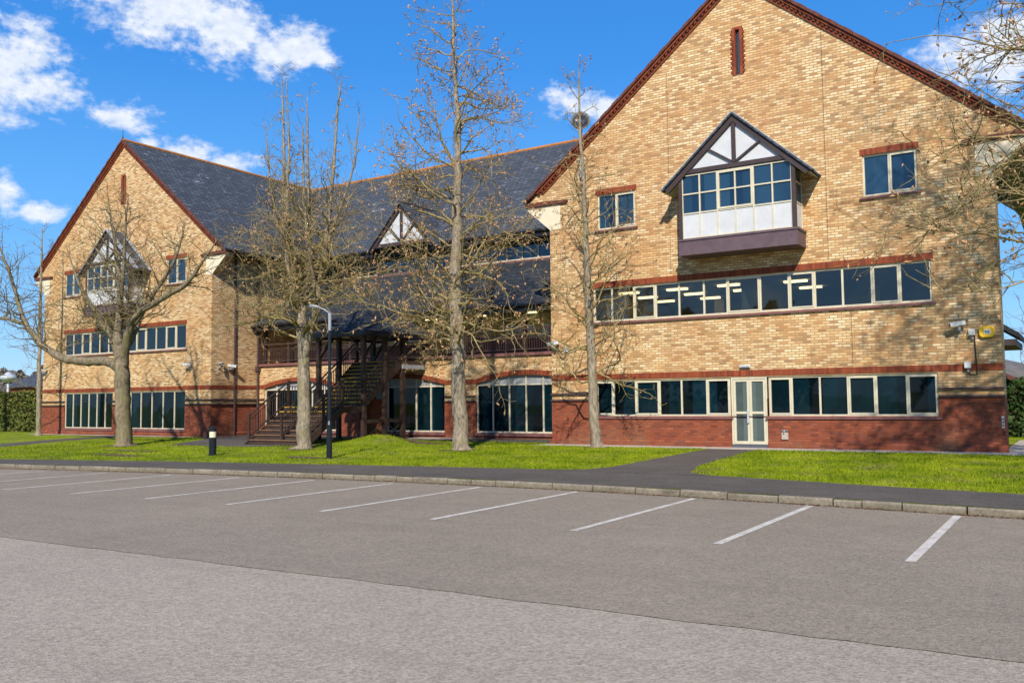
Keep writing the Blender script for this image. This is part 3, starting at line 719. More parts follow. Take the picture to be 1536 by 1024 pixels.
# ------------------------------------------------------------------ middle range
VM = 30.9; ML, MR_ = -35.0, -16.2
arches = [(-34.55, -29.65), (-28.15, -23.25), (-21.6, -16.7)]
def arcz(a, b, u, rise=.33, base=2.5):
    w = (b-a)/2; k = (u-(a+b)/2)/w; Rr = (w*w+rise*rise)/(2*rise)
    return base + math.sqrt(max(0, Rr*Rr-(k*w)**2)) - (Rr-rise)
def middle():
    w = MB(); p = MB(); N = 14
    xs = [ML] + [x for q in arches for x in q] + [MR_]
    for i in range(0, len(xs)-1):
        a, b = xs[i], xs[i+1]
        if i % 2 == 0:
            w.quad((a, VM, 1.76), (b, VM, 1.76), (b, VM, 3.62), (a, VM, 3.62)); p.quad((a, VM-.02, 0), (b, VM-.02, 0), (b, VM-.02, 1.76), (a, VM-.02, 1.76))
        else:
            for k in range(N):
                u0, u1 = a+(b-a)*k/N, a+(b-a)*(k+1)/N; z0, z1 = arcz(a, b, u0), arcz(a, b, u1)
                w.quad((u0, VM, z0), (u1, VM, z1), (u1, VM, 3.62), (u0, VM, 3.62)); w.quad((u0, VM, z0), (u0, VM+.2, z0), (u1, VM+.2, z1), (u1, VM, z1))
            for u in (a, b):
                w.quad((u, VM, 1.76), (u, VM+.2, 1.76), (u, VM+.2, 2.5), (u, VM, 2.5)); p.quad((u, VM-.02, .42), (u, VM+.2, .42), (u, VM+.2, 1.76), (u, VM-.02, 1.76))
            p.quad((a, VM-.02, 0), (b, VM-.02, 0), (b, VM-.02, .42), (a, VM-.02, .42))
    # upper side/back walls
    w.quad((ML, 33.6, 3.4), (MR_, 33.6, 3.4), (MR_, 33.6, 3.5), (ML, 33.6, 3.5))
    w.build('wall', M['buff'], B); p.build('plinth', M['red'], B)
    bd = MB(); tr = MB()
    for i in range(0, len(xs)-1, 2):
        a, b = xs[i], xs[i+1]
        bd.box(a-.1, b+.1, VM-.02, VM+.02, 2.50, 2.69); tr.box(a, b, VM-.06, VM, 1.955, 2.01); tr.box(a, b, VM-.07, VM, 1.735, 1.79)
    for a, b in arches:
        for k in range(N):
            u0, u1 = a+(b-a)*k/N, a+(b-a)*(k+1)/N; z0, z1 = arcz(a, b, u0), arcz(a, b, u1)
            bd.prism([(u0, z0), (u1, z1), (u1, z1+.2), (u0, z0+.2)], VM-.03, VM+.05, 'y')
    bd.build('brick_band', M['sold'], B); build_split(tr, 'string_course', M['tile'], B)
    for a, b in arches:
        f = MB(); g = MB(); tp = MB(); y = VM+.1; us_ = even(a, b, 6)
        for i, u in enumerate(us_):
            uu = min(max(u, a+.03), b-.03); f.box(uu-.03, uu+.03, y-.03, y+.05, .45, arcz(a, b, uu)-.01)
        f.box(a+.06, b-.06, y-.028, y+.048, .45, .51); f.box(a+.06, b-.06, y-.026, y+.046, 2.41, 2.465)
        for i in range(6):
            q = rnd.uniform(-.004, .004); g.quad((us_[i], y+.02+q, .46), (us_[i+1], y+.02, .46), (us_[i+1], y+.02-q, 2.44), (us_[i], y+.02, 2.44))
            n_ = 4; pts = [(us_[i]+(us_[i+1]-us_[i])*k/n_) for k in range(n_+1)]
            tp.prism([(us_[i], 2.44), (us_[i+1], 2.44)] + [(u, arcz(a, b, u)-.002) for u in reversed(pts)], y+.01, y+.03, 'y')
        o = f.build('arched_window', M['cream'], B); g.build('pane', M['glasst'], o); tp.build('transom_panel', M['gplastic'], o)
        MB().prism([(VM-.1, .32), (VM+.07, .32), (VM+.07, .45), (VM-.1, .40)], a-.05, b+.05, 'x').build('sill', M['sillt'], o)
    # balcony
    bl = MB(); bl.box(ML, MR_, VM-.10, VM+.1, 3.62, 3.74); bl.build('balcony_coping', M['sillt'], B)
    MB().box(ML, MR_, VM+.1, 33.2, 3.5, 3.68).build('balcony_floor', M['concrete'], B)
    for (a, b) in ((ML+.05, -27.5), (-24.2, MR_-.02)):
        r = MB(); y = VM+.0
        r.box(a, b, y-.03, y+.03, 4.68, 4.735); r.box(a, b, y-.02, y+.02, 3.86, 3.895); r.box(a, b, y-.02, y+.02, 4.46, 4.49)
        u = a
        while u < b: r.box(u-.009, u+.009, y-.009, y+.009, 3.895, 4.46); u += .115
        u = a+.05
        while u < b: r.box(u-.035, u+.035, y-.035, y+.035, 3.742, 4.80); u += 2.05
        r.build('balcony_railing', M['pipe'], B)
    ps = MB()
    for u in (-34.6, -32.4, -30.2, -28.0, -23.6, -21.4, -19.2, -17.0): ps.box(u-.07, u+.07, VM+.06, VM+.2, 3.69, 5.75)
    build_split(ps, 'balcony_post', M['stairwood'], B)
    # first-floor glazing behind the balcony
    yb = 33.2
    MB().box(ML, MR_, yb, yb+.08, 3.68, 4.5).build('boarding', M['sillt'], B)
    for a, b in ((ML+.1, -27.6), (-27.3, -24.4), (-24.1, MR_-.1)):
        n_ = max(3, round((b-a)/.9)); window(even(a, b, n_), 4.52, 6.25, yb-.05, M['glass'], .06, sill=False, lintel=False)
    # clerestory above the apron
    yc = 34.3
    MB().box(ML, MR_, yc+.02, yc+.2, 7.9, 8.17).build('clerestory_wall', M['timber'], B)
    MB().prism([(yc-.14, 8.10), (yc+.02, 8.12), (yc+.02, 8.21), (yc-.14, 8.17)], ML, MR_, 'x').build('clerestory_sill', M['sillt'], B)
    for a, b in ((ML+.1, MR_-.05),):
        window(even(a, b, round((b-a)/.86)), 8.215, 9.06, yc-.03, M['glassb'], .05, sill=False, lintel=False)
    MB().box(ML, MR_, yc+.1, yc+.3, 9.0, 9.7).build('clerestory_head', M['black'], B)
    # roofs
    z1, s = 15.6, .81; zz = lambda v: z1 - s*abs(41.2-v)
    rf = MB(); u0, u1 = -42.2, -9.0
    rf.prism([(33.5, zz(33.5)), (41.2, z1), (48.9, zz(48.9)), (48.9, zz(48.9)-.1), (41.2, z1-.13), (33.5, zz(33.5)-.1)], u0, u1, 'x')
    roof = rf.build('roof', M['slate'], B); rg = MB(); u = -41.6
    while u < -9.5: rg.tube([(u, 41.2, z1-.03), (u+.44, 41.2, z1-.03)], .115, 8); u += .45
    rg.build('ridge_tiles', M['ridge'], roof)
    ev = MB(); ev.tube([(-34.2, 33.46, zz(33.5)-.06), (-16.9, 33.46, zz(33.5)-.06)], .07, 8); ev.box(-34.2, -16.9, 33.52, 33.56, zz(33.5)-.33, zz(33.5)-.02); ev.box(-34.2, -16.9, 33.56, 34.5, zz(33.5)-.33, zz(33.5)-.28)
    ev.build('eaves', M['black'], roof)
    # worn lead strip running down the slates by the right wing
    a0 = MB(); za = lambda v: 5.72 + (v-30.55)*.655
    for a, b in ((ML, MR_),):
        a0.prism([(30.5, za(30.5)), (34.25, za(34.25)), (34.25, za(34.25)-.14), (30.5, za(30.5)-.10)], a, b, 'x')
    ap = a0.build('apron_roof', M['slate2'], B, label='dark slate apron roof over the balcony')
    g = MB(); g.tube([(ML+.02, 30.42, za(30.5)-.05), (MR_-.02, 30.42, za(30.5)-.05)], .065, 8); g.box(ML, MR_, 30.5, 30.54, za(30.5)-.3, za(30.5)-.11); g.build('gutter', M['black'], ap)
    MB().quad((ML, 30.54, 5.42), (MR_, 30.54, 5.42), (MR_, 33.2, 6.28), (ML, 33.2, 6.28)).build('balcony_soffit', M['timber'], ap)
    # timbered gable dormer at the eaves
    f0 = 33.05; cc = -27.45; hw_ = 1.72; zb_ = 9.5; apx = 11.35; sl2 = (apx-zb_)/hw_
    t = MB(); t.box(cc-hw_-.1, cc+hw_+.1, f0-.03, f0+.08, zb_-.16, zb_+.02); t.box(cc-.07, cc+.07, f0-.03, f0+.04, zb_+.02, apx-.14)
    for sg in (-1, 1):
        t.bar((cc+sg*.1, f0, zb_+.1), (cc+sg*.84, f0, zb_+.86), .07, .1, (0,1,0)); t.prism([(cc, apx), (cc+sg*2.0, apx-2.0*sl2), (cc+sg*1.85, apx-2.0*sl2-.08), (cc, apx-.2)], f0-.06, f0+.03, 'y')
    bay = t.build('gable_dormer', M['timber'], B)
    MB().prism([(cc-hw_, zb_), (cc+hw_, zb_), (cc, apx-.1)], f0+.05, f0+.09, 'y').build('gable_panel', M['white'], bay)
    MB().box(cc-hw_, cc+hw_, f0+.1, 34.3, zb_-.14, zb_-.06).build('dormer_soffit', M['timber'], bay)
    r = MB()
    for sg in (-1, 1): r.prism([(cc, apx+.1), (cc+sg*2.1, apx+.1-2.1*sl2), (cc+sg*2.1, apx+.02-2.1*sl2), (cc, apx+.01)], f0-.15, 36.6, 'y')
    rb = r.build('dormer_roof', M['slate'], bay)
    rr = MB(); rr.tube([(cc, f0-.16, apx+.1), (cc, 35.9, apx+.1)], .06, 6); rr.build('ridge_tiles', M['slate2'], rb)
    room(ML+.05, MR_-.05, 33.4, 38.5, 3.45, 6.22, [(-34+1.55*i, 34.6+1.1*(j*2+i % 2)) for i in range(12) for j in range(2)])
middle()
# downpipes
for x, y, z1 in ((-34.93, 29.35, 8.9), (-34.90, 30.78, 8.95)):
    d = MB(); d.tube([(x, y, .2), (x, y, z1)], .05, 8)
    for z in (.35, 1.6, 3.4, 5.2, 7.0): d.tube([(x, y, z), (x, y, z+.1)], .063, 8)
    if y > 30: d.box(x-.1, x+.1, y-.1, y+.1, 3.4, 3.62)
    d.build('downpipe', M['pipe'], B, smooth=False)

# ------------------------------------------------------------------ external staircase
def staircase():
    uL, uR = -27.4, -24.4
    T = empty('external_staircase', (-25.9, 26.5, .2), 'dark brown timber external staircase with yellow step edges under a slate canopy', 'staircase')
    def flight(v0, z0, v1, z1, n, a, b, nos):
        for i in range(n):
            v = v0 + (v1-v0)*i/n; z = z0 + (z1-z0)*(i+1)/n; g = (v1-v0)/n
            s = MB(); s.box(a+.05, b-.05, v, v+g+.03, z-.05, z); s.box(a+.05, b-.05, v+.03, v+.05, z-(z1-z0)/n, z-.051); o = s.build('step', M['stairwood'], T)
            MB().box(a+.08, b-.08, v-.012, v+.055, z-.03, z+.006).build('nosing', nos(i), o)
    flight(23.70, .20, 25.75, 1.62, 8, uL, uR, lambda i: M['yellow'] if i > 5 else M['nosing'])
    flight(26.95, 1.62, 29.3, 3.52, 11, -26.9, uR, lambda i: M['yellow'])
    l = MB(); l.box(uL, uR, 25.78, 26.98, 1.50, 1.61); l.box(uL, uR, 25.74, 25.78, 1.38, 1.56); l.box(uR-.06, uR+.0, 25.8, 26.98, 1.36, 1.5); lo = l.build('landing', M['stairwood'], T)
    MB().box(uL+.1, uR-.1, 25.73, 25.80, 1.6, 1.622).build('nosing', M['yellow'], lo)
    pl = MB(); pl.box(-27.0, -24.3, 29.33, 30.78, 3.36, 3.52); pl.build('platform', M['stairwood'], T); MB().box(-24.32, -24.26, 29.3, 30.78, 3.18, 3.36).build('platform_beam', M['gplastic'], T)
    for u in (uL, uR):
        s = MB(); s.bar((u, 23.62, .12), (u, 25.8, 1.52), .06, .28); s.build('stringer', M['stairwood'], T)
    for u in (-26.9, uR):
        s = MB(); s.bar((u, 26.9, 1.58), (u, 29.4, 3.45), .06, .28); s.build('stringer', M['stairwood'], T)
    def rail(pts, post_at=None):
        r = MB()
        for p, q in zip(pts, pts[1:]):
            p, q = Vector(p), Vector(q)
            r.bar(p+Vector((0,0,.98)), q+Vector((0,0,.98)), .06, .05); r.bar(p+Vector((0,0,.16)), q+Vector((0,0,.16)), .04, .05); r.bar(p+Vector((0,0,.80)), q+Vector((0,0,.80)), .03, .03)
            n = max(2, int((q-p).length/.14))
            for k in range(n):
                c = p.lerp(q, (k+.5)/n); r.box(c.x-.012, c.x+.012, c.y-.012, c.y+.012, c.z+.17, c.z+.80)
        for p in pts: r.box(p[0]-.045, p[0]+.045, p[1]-.045, p[1]+.045, p[2]-.15, p[2]+1.05)
        r.build('handrail', M['stairwood'], T)
    rail([(uL, 23.75, .32), (uL, 24.75, 1.0), (uL, 25.78, 1.66), (uL, 26.95, 1.66)]); rail([(uR, 23.75, .32), (uR, 24.75, 1.0), (uR, 25.78, 1.66), (uR, 26.95, 1.66)])
    rail([(uR, 27.1, 1.75), (uR, 28.3, 2.65), (uR, 29.35, 3.52), (-24.3, 30.75, 3.52)]); rail([(-26.9, 27.1, 1.75), (-26.9, 28.3, 2.65), (-26.9, 29.35, 3.52)])
    rail([(-25.65, 23.8, .34), (-25.65, 25.78, 1.66)])
    for (u, v) in ((uR, 27.0), (uR, 28.3), (uR, 29.45), (-26.9, 27.0), (-26.9, 28.2), (-26.9, 30.4)):
        p = MB(); p.box(u-.085, u+.085, v-.085, v+.085, gz(u, v)-.1 if u > -25 else .15, 4.62); p.box(u-.13, u+.13, v-.13, v+.13, gz(u, v)-.05, gz(u, v)+.07); p.build('post', M['stairwood'], T)
    b = MB()
    b.bar((uR, 27.0, 1.0), (uR, 29.45, 1.0), .1, .14); b.bar((uR, 28.35, .25), (uR, 29.4, .95), .03, .03); b.bar((uR, 28.35, .95), (uR, 29.4, .25), .03, .03); b.bar((uR, 27.1, .3), (uR, 28.25, .95), .03, .03)
    for u, v in ((uR, 27.0), (-26.9, 27.0)): b.bar((u, v, 3.6), (u+(.7 if u < -25 else -.7), v, 4.45), .09, .09); b.bar((u, v, 3.6), (u, v+.8, 4.45), .09, .09)
    b.bar((-26.9, 30.3, 3.5), (-26.1, 30.3, 4.5), .1, .1); build_split(b, 'brace', M['stairwood'], T)
    # canopy with a hipped front
    ca, cb, f0, vb, ze, zt = -27.05, -24.0, 26.7, 31.2, 4.66, 5.85; cm = (ca+cb)/2
    c = MB(); A, Bp, C_, D = (ca, f0, ze), (cb, f0, ze), (cb, vb, ze), (ca, vb, ze); E, F = (cm, f0+1.7, zt), (cm, vb, zt)
    c.quad(A, Bp, E); c.quad(Bp, C_, F, E); c.quad(D, A, E, F)
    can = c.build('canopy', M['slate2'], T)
    fa = MB(); fa.box(ca, cb, f0-.03, f0+.02, ze-.2, ze-.01); fa.box(cb-.02, cb+.03, f0+.02, vb, ze-.2, ze-.01); fa.box(ca-.03, ca+.02, f0+.02, vb, ze-.2, ze-.01); fa.box(ca+.02, cb-.02, f0+.02, vb, ze-.12, ze-.08); fa.build('fascia', M['black'], can)
    cl = MB(); cl.tube([(-25.2, 28.6, .1), (-25.2, 28.6, 1.9)], .42, 20); cl.build('brick_column', M['red'], T)
staircase()

# ------------------------------------------------------------------ fittings on the walls
def cctv(x, y, z, d, label, tilt=.15, box=False):
    """d: horizontal aim direction; (x, y, z) is the fixing point on the wall, wall normal is -y or +x"""
    nrm = Vector((0,-1,0)) if abs(y-V) < .2 else Vector((1,0,0))
    o = empty('security_camera', (x, y, z), label, 'camera', 'white security cameras on the brick walls')
    P = Vector((x, y, z)); a = P + nrm*.22 + Vector((0,0,.06)); dd = Vector(d).normalized()
    b = MB(); b.tube([P, P+nrm*.03], .07, 10); b.tube([P+nrm*.03, a], .03, 8); b.tube([a+Vector((0,0,-.05)), a+Vector((0,0,.06))], .045, 8); b.build('bracket', M['gplastic'], o)
    c0, c1 = a - dd*.16 + Vector((0,0,.13+.16*tilt)), a + dd*.24 + Vector((0,0,.13-.24*tilt))
    h = MB(); h.bar(c0, c1, .11, .10); h.bar(c0+Vector((0,0,.065)), c1+dd*.06+Vector((0,0,.06)), .13, .018); h.build('housing', M['wplastic'], o, bevel=.012)
    l = MB(); e = (c1-c0).normalized(); l.tube([c1, c1+e*.015], .04, 10); l.build('lens', M['lens'], o)
    return o
cctv(-2.82, V, 3.60, (-.9,-.35,0), 'white security camera beside the yellow alarm box on the right wing')
cctv(-15.96, V, 3.62, (-.95,-.3,0), 'white security camera at the inner corner of the right wing beside a cabled junction box')
cctv(-36.45, V, 3.52, (-.9,-.4,0), 'white security camera left of the paired cameras on the left wing')
cctv(-35.0, 28.45, 3.50, (.5,-.8,0), 'white security camera on the left wing corner, left of the pair by the downpipe')
cctv(-35.0, 29.0, 3.42, (.6,.6,0), 'white security camera nearest the brown downpipe on the left wing')
cctv(-49.02, V, 3.58, (-.95,-.2,0), 'white security camera at the outer left corner of the left wing')
jb = empty('junction_box', (-15.55, V, 3.5), 'small white junction box with a looped black cable beside a security camera', 'junction box')
MB().box(-15.63, -15.49, V-.08, V, 3.5, 3.64).build('box', M['wplastic'], jb, bevel=.01)
cbl = MB(); cbl.tube([(-15.56, V-.04, 3.5), (-15.57, V-.05, 3.36), (-15.66, V-.05, 3.27), (-15.78, V-.05, 3.3), (-15.86, V-.06, 3.45), (-15.88, V-.1, 3.6)], .016, 6); cbl.build('cable', M['iron'], jb)
al = empty('alarm_box', (-2.15, V, 3.4), 'yellow alarm bell box with a small white label near the right corner', 'alarm box')
a_ = MB(); a_.prism([(-2.34, 3.46), (-2.28, 3.39), (-2.02, 3.39), (-1.96, 3.46), (-1.96, 3.66), (-2.0, 3.70), (-2.30, 3.70), (-2.34, 3.66)], V-.11, V, 'y'); a_.build('cover', M['yplastic'], al, bevel=.015)
a_ = MB(); a_.box(-2.22, -2.05, V-.116, V-.112, 3.48, 3.61); a_.build('label_plate', M['wplastic'], al)
a_ = MB(); a_.box(-2.185, -2.16, V-.119, V-.1165, 3.51, 3.58); a_.box(-2.145, -2.125, V-.119, V-.1165, 3.51, 3.58); a_.box(-2.11, -2.085, V-.119, V-.1165, 3.51, 3.58); a_.build('label_mark', M['navy'], al)
def flood(x, z, label, drop):
    o = empty('wall_lamp', (x, V, z), label, 'wall lamp', 'white lamps joined by a conduit')
    h = MB(); h.box(x-.085, x+.085, V-.16, V-.04, z-.06, z+.12); h.build('lamp_body', M['wplastic'], o, bevel=.02)
    b = MB(); b.box(x-.03, x+.05, V-.04, V, z-.1, z+.05); b.tube([(x+.01, V-.07, z-.1), (x+.01, V-.07, z-.17)], .035, 8); b.build('bracket', M['gplastic'], o)
flood(-2.52, 3.52, 'white wall lamp between the security camera and the yellow alarm box', 0)
flood(-2.66, 2.60, 'white wall lamp on the red brick band near the right corner', 0)
cd = MB(); cd.tube([(-2.47, V-.02, 3.45), (-2.44, V-.02, 2.36), (-2.62, V-.02, 2.36), (-2.64, V-.02, 2.48)], .018, 6)
tag(cd.build('conduit', M['iron']), 'dark conduit running down the brick from the upper white lamp', 'conduit')
eb = empty('bulkhead_light', (-9.02, V, 2.74), 'long white bulkhead light above the glazed entrance door', 'light')
MB().box(-9.2, -8.86, V-.09, V-.021, 2.74, 2.83).build('light_body', M['wplastic'], eb, bevel=.012); MB().box(-9.17, -8.89, V-.1, V-.091, 2.755, 2.80).build('diffuser', M['lead'], eb)
tp = empty('wall_tap', (-7.83, V, .5), 'small outdoor tap over a stained plate on the red brick base right of the door', 'tap')
MB().box(-7.93, -7.73, V-.06, V-.026, .48, .70).build('back_plate', M['concrete'], tp)
q = MB(); q.tube([(-7.83, V-.02, .76), (-7.83, V-.12, .76), (-7.83, V-.14, .70)], .016, 6); q.box(-7.93, -7.73, V-.08, V-.05, .75, .765); q.build('tap', M['steel'], tp)
nb = empty('number_plate', (-1.84, V, .8), 'narrow white upright plate with dark marks at the right corner of the building', 'sign')
MB().box(-1.885, -1.825, V-.04, V-.026, .88, 1.20).build('plate', M['wplastic'], nb)
q = MB()
for z in (.92, 1.01, 1.10): q.box(-1.872, -1.84, V-.043, V-.0405, z, z+.05)
q.build('marks', M['navy'], nb)
dsh = empty('satellite_dish', (-14.83, V, 9.7), 'dark round satellite dish on a pale pole at the left slope of the right gable', 'satellite dish')
q = MB(); q.tube([(-14.83, V-.12, 9.75), (-14.74, V-.14, 11.75)], .035, 8); q.box(-14.9, -14.76, V-.12, V, 9.9, 9.98); q.box(-14.88, -14.74, V-.12, V, 10.4, 10.48); q.build('pole', M['steel'], dsh)
q = MB(); q.lathe([(.05, -.10), (.2, -.07), (.33, 0), (.36, .04), (.345, .045), (.2, -.05), (.02, -.085)], sides=24)
dd_ = q.build('dish', M['dish'], None, smooth=True); dd_.parent = dsh; dd_.location = (.12, -.28, 2.05); dd_.rotation_euler = (R(78), 0, R(28))
q = MB(); q.tube([(-14.74, V-.14, 11.75), (-14.70, V-.25, 11.75)], .03, 6); q.tube([(-14.72, V-.3, 11.45), (-14.66, V-.62, 11.66)], .015, 5); q.box(-14.70, -14.62, V-.7, V-.6, 11.62, 11.70); q.build('feed_arm', M['steel'], dsh)
fin = MB(); fin.tube([(-42.2, V-.1, ZA+.05), (-42.2, V-.1, ZA+.55)], [.02, .006], 6); fin.tube([(-42.2, V-.1, ZA+.05), (-42.2, V-.1, ZA+.12)], .05, 8); fin.build('finial', M['iron'], B)

# street lamp and bollard
lp = empty('street_lamp', (-18.71, 19.22, .12), 'slim black street lamp with a pale angled head in front of the staircase', 'street lamp')
q = MB(); q.lathe([(.12, 0), (.12, .03), (.085, .04), (.08, .95), (.083, 1.0), (.055, 1.1), (.05, 1.12), (.043, 3.82)], (-18.71, 19.22, gz(-18.71, 19.22)-.01), 16); q.build('pole', M['navy'], lp, smooth=False)
q = MB(); q.tube([(-18.71, 19.22, 3.9), (-18.71, 19.22, 4.42)], .048, 12); q.build('spigot', M['lead'], lp)
q = MB(); q.tube([(-18.71, 19.22, 4.40), (-18.85, 19.16, 4.52), (-19.05, 19.08, 4.61)], [.024, .022, .02], 10); q.tube([(-19.0, 19.1, 4.59), (-19.12, 19.05, 4.635), (-19.3, 18.98, 4.655)], [.024, .042, .03], 12); q.build('lamp_head', M['lead'], lp, smooth=True)
bo = empty('bollard', (-23.38, 18.8, .12), 'black bollard light with a cream band beside the pavement', 'bollard'); g0 = gz(-23.38, 18.8)
q = MB(); q.lathe([(.14, 0), (.14, .03), (.115, .04), (.115, .56), (.12, .57)], (-23.38, 18.8, g0), 20); q.build('post', M['navy'], bo)
q = MB(); q.lathe([(.105, .572), (.105, .765)], (-23.38, 18.8, g0), 20); q.build('light_band', M['render'], bo); q = MB(); q.lathe([(.118, .767), (.12, .87), (.10, .89), (.03, .90), (.03, .95), (.0, .955)], (-23.38, 18.8, g0), 20); q.build('cap', M['navy'], bo)

# ------------------------------------------------------------------ trees
def vrand(g): return Vector((g.gauss(0,1), g.gauss(0,1), g.gauss(0,1)))
def grow(g, p, d, L, n, wob, upw, bend=0):
    pts = [p.copy()]; d = d.normalized(); st = L/n
    for i in range(n):
        d = (d + vrand(g)*wob + Vector((0,0,upw))).normalized(); p = p + d*st; pts.append(p.copy())
    return pts
def along(pts, t):
    x = t*(len(pts)-1); i = min(int(x), len(pts)-2); return pts[i].lerp(pts[i+1], x-i), (pts[i+1]-pts[i]).normalized()
def side_dir(g, d, ang):
    a = d.cross(vrand(g))
    if a.length < 1e-3: a = Vector((1,0,0))
    a.normalize(); return d*math.cos(ang) + a*math.sin(ang)
def tree(name, label, cat, base, stems, spec, seed, group, barkm, twigm, budm=None):
    """stems: list of (points, radii, lowest t that carries branches, branch count)"""
    g = random.Random(seed); T = empty(name, base, label, cat, group)
    tr = MB(); br = MB(); bu = MB()
    for si, (pts, rad, t0, nb) in enumerate(stems):
        pts = [Vector(p) for p in pts]
        # refine
        P = []; Rr = []
        for i in range(len(pts)-1):
            k = 5
            for j in range(k):
                t = j/k; a = pts[max(i-1, 0)]; b = pts[i]; c = pts[i+1]; d = pts[min(i+2, len(pts)-1)]
                q = .5*((2*b) + (c-a)*t + (2*a-5*b+4*c-d)*t*t + (3*b-a-3*c+d)*t**3)
                P.append(q + vrand(g)*min(.025, rad[i]*.12)); Rr.append((rad[i]+(rad[i+1]-rad[i])*t)*g.uniform(.94, 1.07))
        P.append(pts[-1]); Rr.append(rad[-1])
        flare = si == 0
        ph = g.uniform(0, 6)
        if flare: P[0] = P[0] - Vector((0,0,.12))
        if flare:
            # root flare
            a, b = P[0], P[1]; P[1:1] = [a.lerp(b, .3), a.lerp(b, .6)]; r = Rr[1]; Rr = [rad[0]*2.05, rad[0]*1.38, rad[0]*1.1] + Rr[1:]
        tr.tube(P, Rr, 12 if flare else 8, flut=(lambda i, t: 1 + (.24 if i < 2 else .13 if i == 2 else .05)*math.sin(5*t+ph) + .03*math.sin(11*t+i)) if flare else None)
        n1 = nb
        for b in range(n1):
            t = t0 + (1-t0)*((b+g.random())/n1)**spec.get('bias', 1); o, d = along(P, t); hfrac = (t-t0)/(1-t0+1e-6)
            L = spec['len'](o, hfrac, si)*g.uniform(.75, 1.2)
            if L < .15: continue
            az = g.uniform(0, 6.283) if 'az' not in spec else spec['az'](g)
            el = spec['el'](hfrac, g); dd = Vector((math.cos(az)*math.cos(el), math.sin(az)*math.cos(el), math.sin(el)))
            rt_ = rad[0]*0 + Rr[min(int(t*(len(Rr)-1)), len(Rr)-1)]
            r0 = min(rt_*.55, (.011 + .0105*L)*spec.get('rk', 1)); n = max(4, int(L/.28))
            p1 = grow(g, o, dd, L, n, spec['wob'], spec['up'])
            if p1[-1].z < spec.get('zmin', 0): continue
            br.tube(p1, [r0 + (.006-r0)*(i/n)**.8 for i in range(n+1)], 5, cap=False)
            n2 = int(L*spec['n2'])+1
            for c in range(n2):
                t2 = g.uniform(.15, 1); o2, d2 = along(p1, t2); L2 = (spec['l2']*L*(1-.55*t2) + .15)*g.uniform(.6, 1.25)
                dd2 = (side_dir(g, d2, g.uniform(.6, 1.2)) + Vector((0,0,spec['up2']))).normalized(); m = max(3, int(L2/.17)); r2 = min(r0*.7, .0075+.0052*L2)
                p2 = grow(g, o2, dd2, L2, m, spec['wob']*1.4, spec['up'])
                if p2[-1].z < spec.get('zmin', 0): continue
                br.tube(p2, [r2 + (.0045-r2)*(i/m) for i in range(m+1)], 4, cap=False)
                n3 = int(L2*spec['n3'])+1
                for e in range(n3):
                    o3, d3 = along(p2, g.uniform(.2, 1)); L3 = g.uniform(.15, .5)*spec.get('l3', 1); dd3 = (side_dir(g, d3, g.uniform(.4, .95)) + Vector((0,0,spec['up2']))).normalized()
                    p3 = grow(g, o3, dd3, L3, 3, spec['wob']*1.2, spec['up']); br.tube(p3, [.0056, .0052, .0047, .0036], 3, cap=False)
                    if budm and g.random() < spec['bud']: buds(g, bu, p3[-1])
                if budm and g.random() < spec['bud']: buds(g, bu, p2[-1])
    tr.build('trunk', barkm, T, smooth=True); br.build('crown', twigm, T, smooth=True)
    if budm and bu.v: bu.build('catkins', budm, T)['kind'] = 'stuff'
    return T
def buds(g, mb, p, s=1):
    for k in range(g.choice((1, 1, 2))):
        L = g.uniform(.08, .16)*s; w = L*.24; d = (Vector((0,0,-.35)) + vrand(g)*.6).normalized(); a = d.cross(Vector((.3,.9,.1))).normalized(); b = d.cross(a)
        q = p + vrand(g)*.03; n = len(mb.v); mid = q + d*(L*.45)
        mb.v += [tuple(q), tuple(mid+a*w), tuple(mid+b*w), tuple(mid-a*w), tuple(mid-b*w), tuple(q+d*L)]
        mb.f += [(n,n+1,n+2),(n,n+2,n+3),(n,n+3,n+4),(n,n+4,n+1),(n+5,n+2,n+1),(n+5,n+3,n+2),(n+5,n+4,n+3),(n+5,n+1,n+4)]
GT = 'bare trees on the lawn before the building'
zb = lambda u, v: gz(u, v)
# C: tall pyramidal tree
tree('bare_tree', 'tall bare tree with reddish catkins, upright pyramid crown, right of the staircase', 'tree', (-17.15, 23.67, zb(-17.15, 23.67)),
 [([(-17.15,23.67,zb(-17.15,23.67)),(-17.22,23.67,1.6),(-17.28,23.67,3.6),(-17.36,23.68,5.4),(-17.3,23.7,7.6),(-17.2,23.66,9.6),(-17.24,23.65,11.9),(-17.36,23.66,14.2),(-17.4,23.67,16.4)], [.27,.24,.225,.205,.165,.12,.08,.045,.012], .285, 80)],
 dict(bias=1.25, len=lambda o, h, s: 3.7*(1-h)**.5+.35, el=lambda h, g: g.uniform(-.25, .5) if h < .3 else g.uniform(.2, .75), wob=.24, up=.02, up2=.16, n2=3.7, l2=.42, n3=3.4, bud=.42), 21, GT, M['bark'], M['twig'], M['bud'])
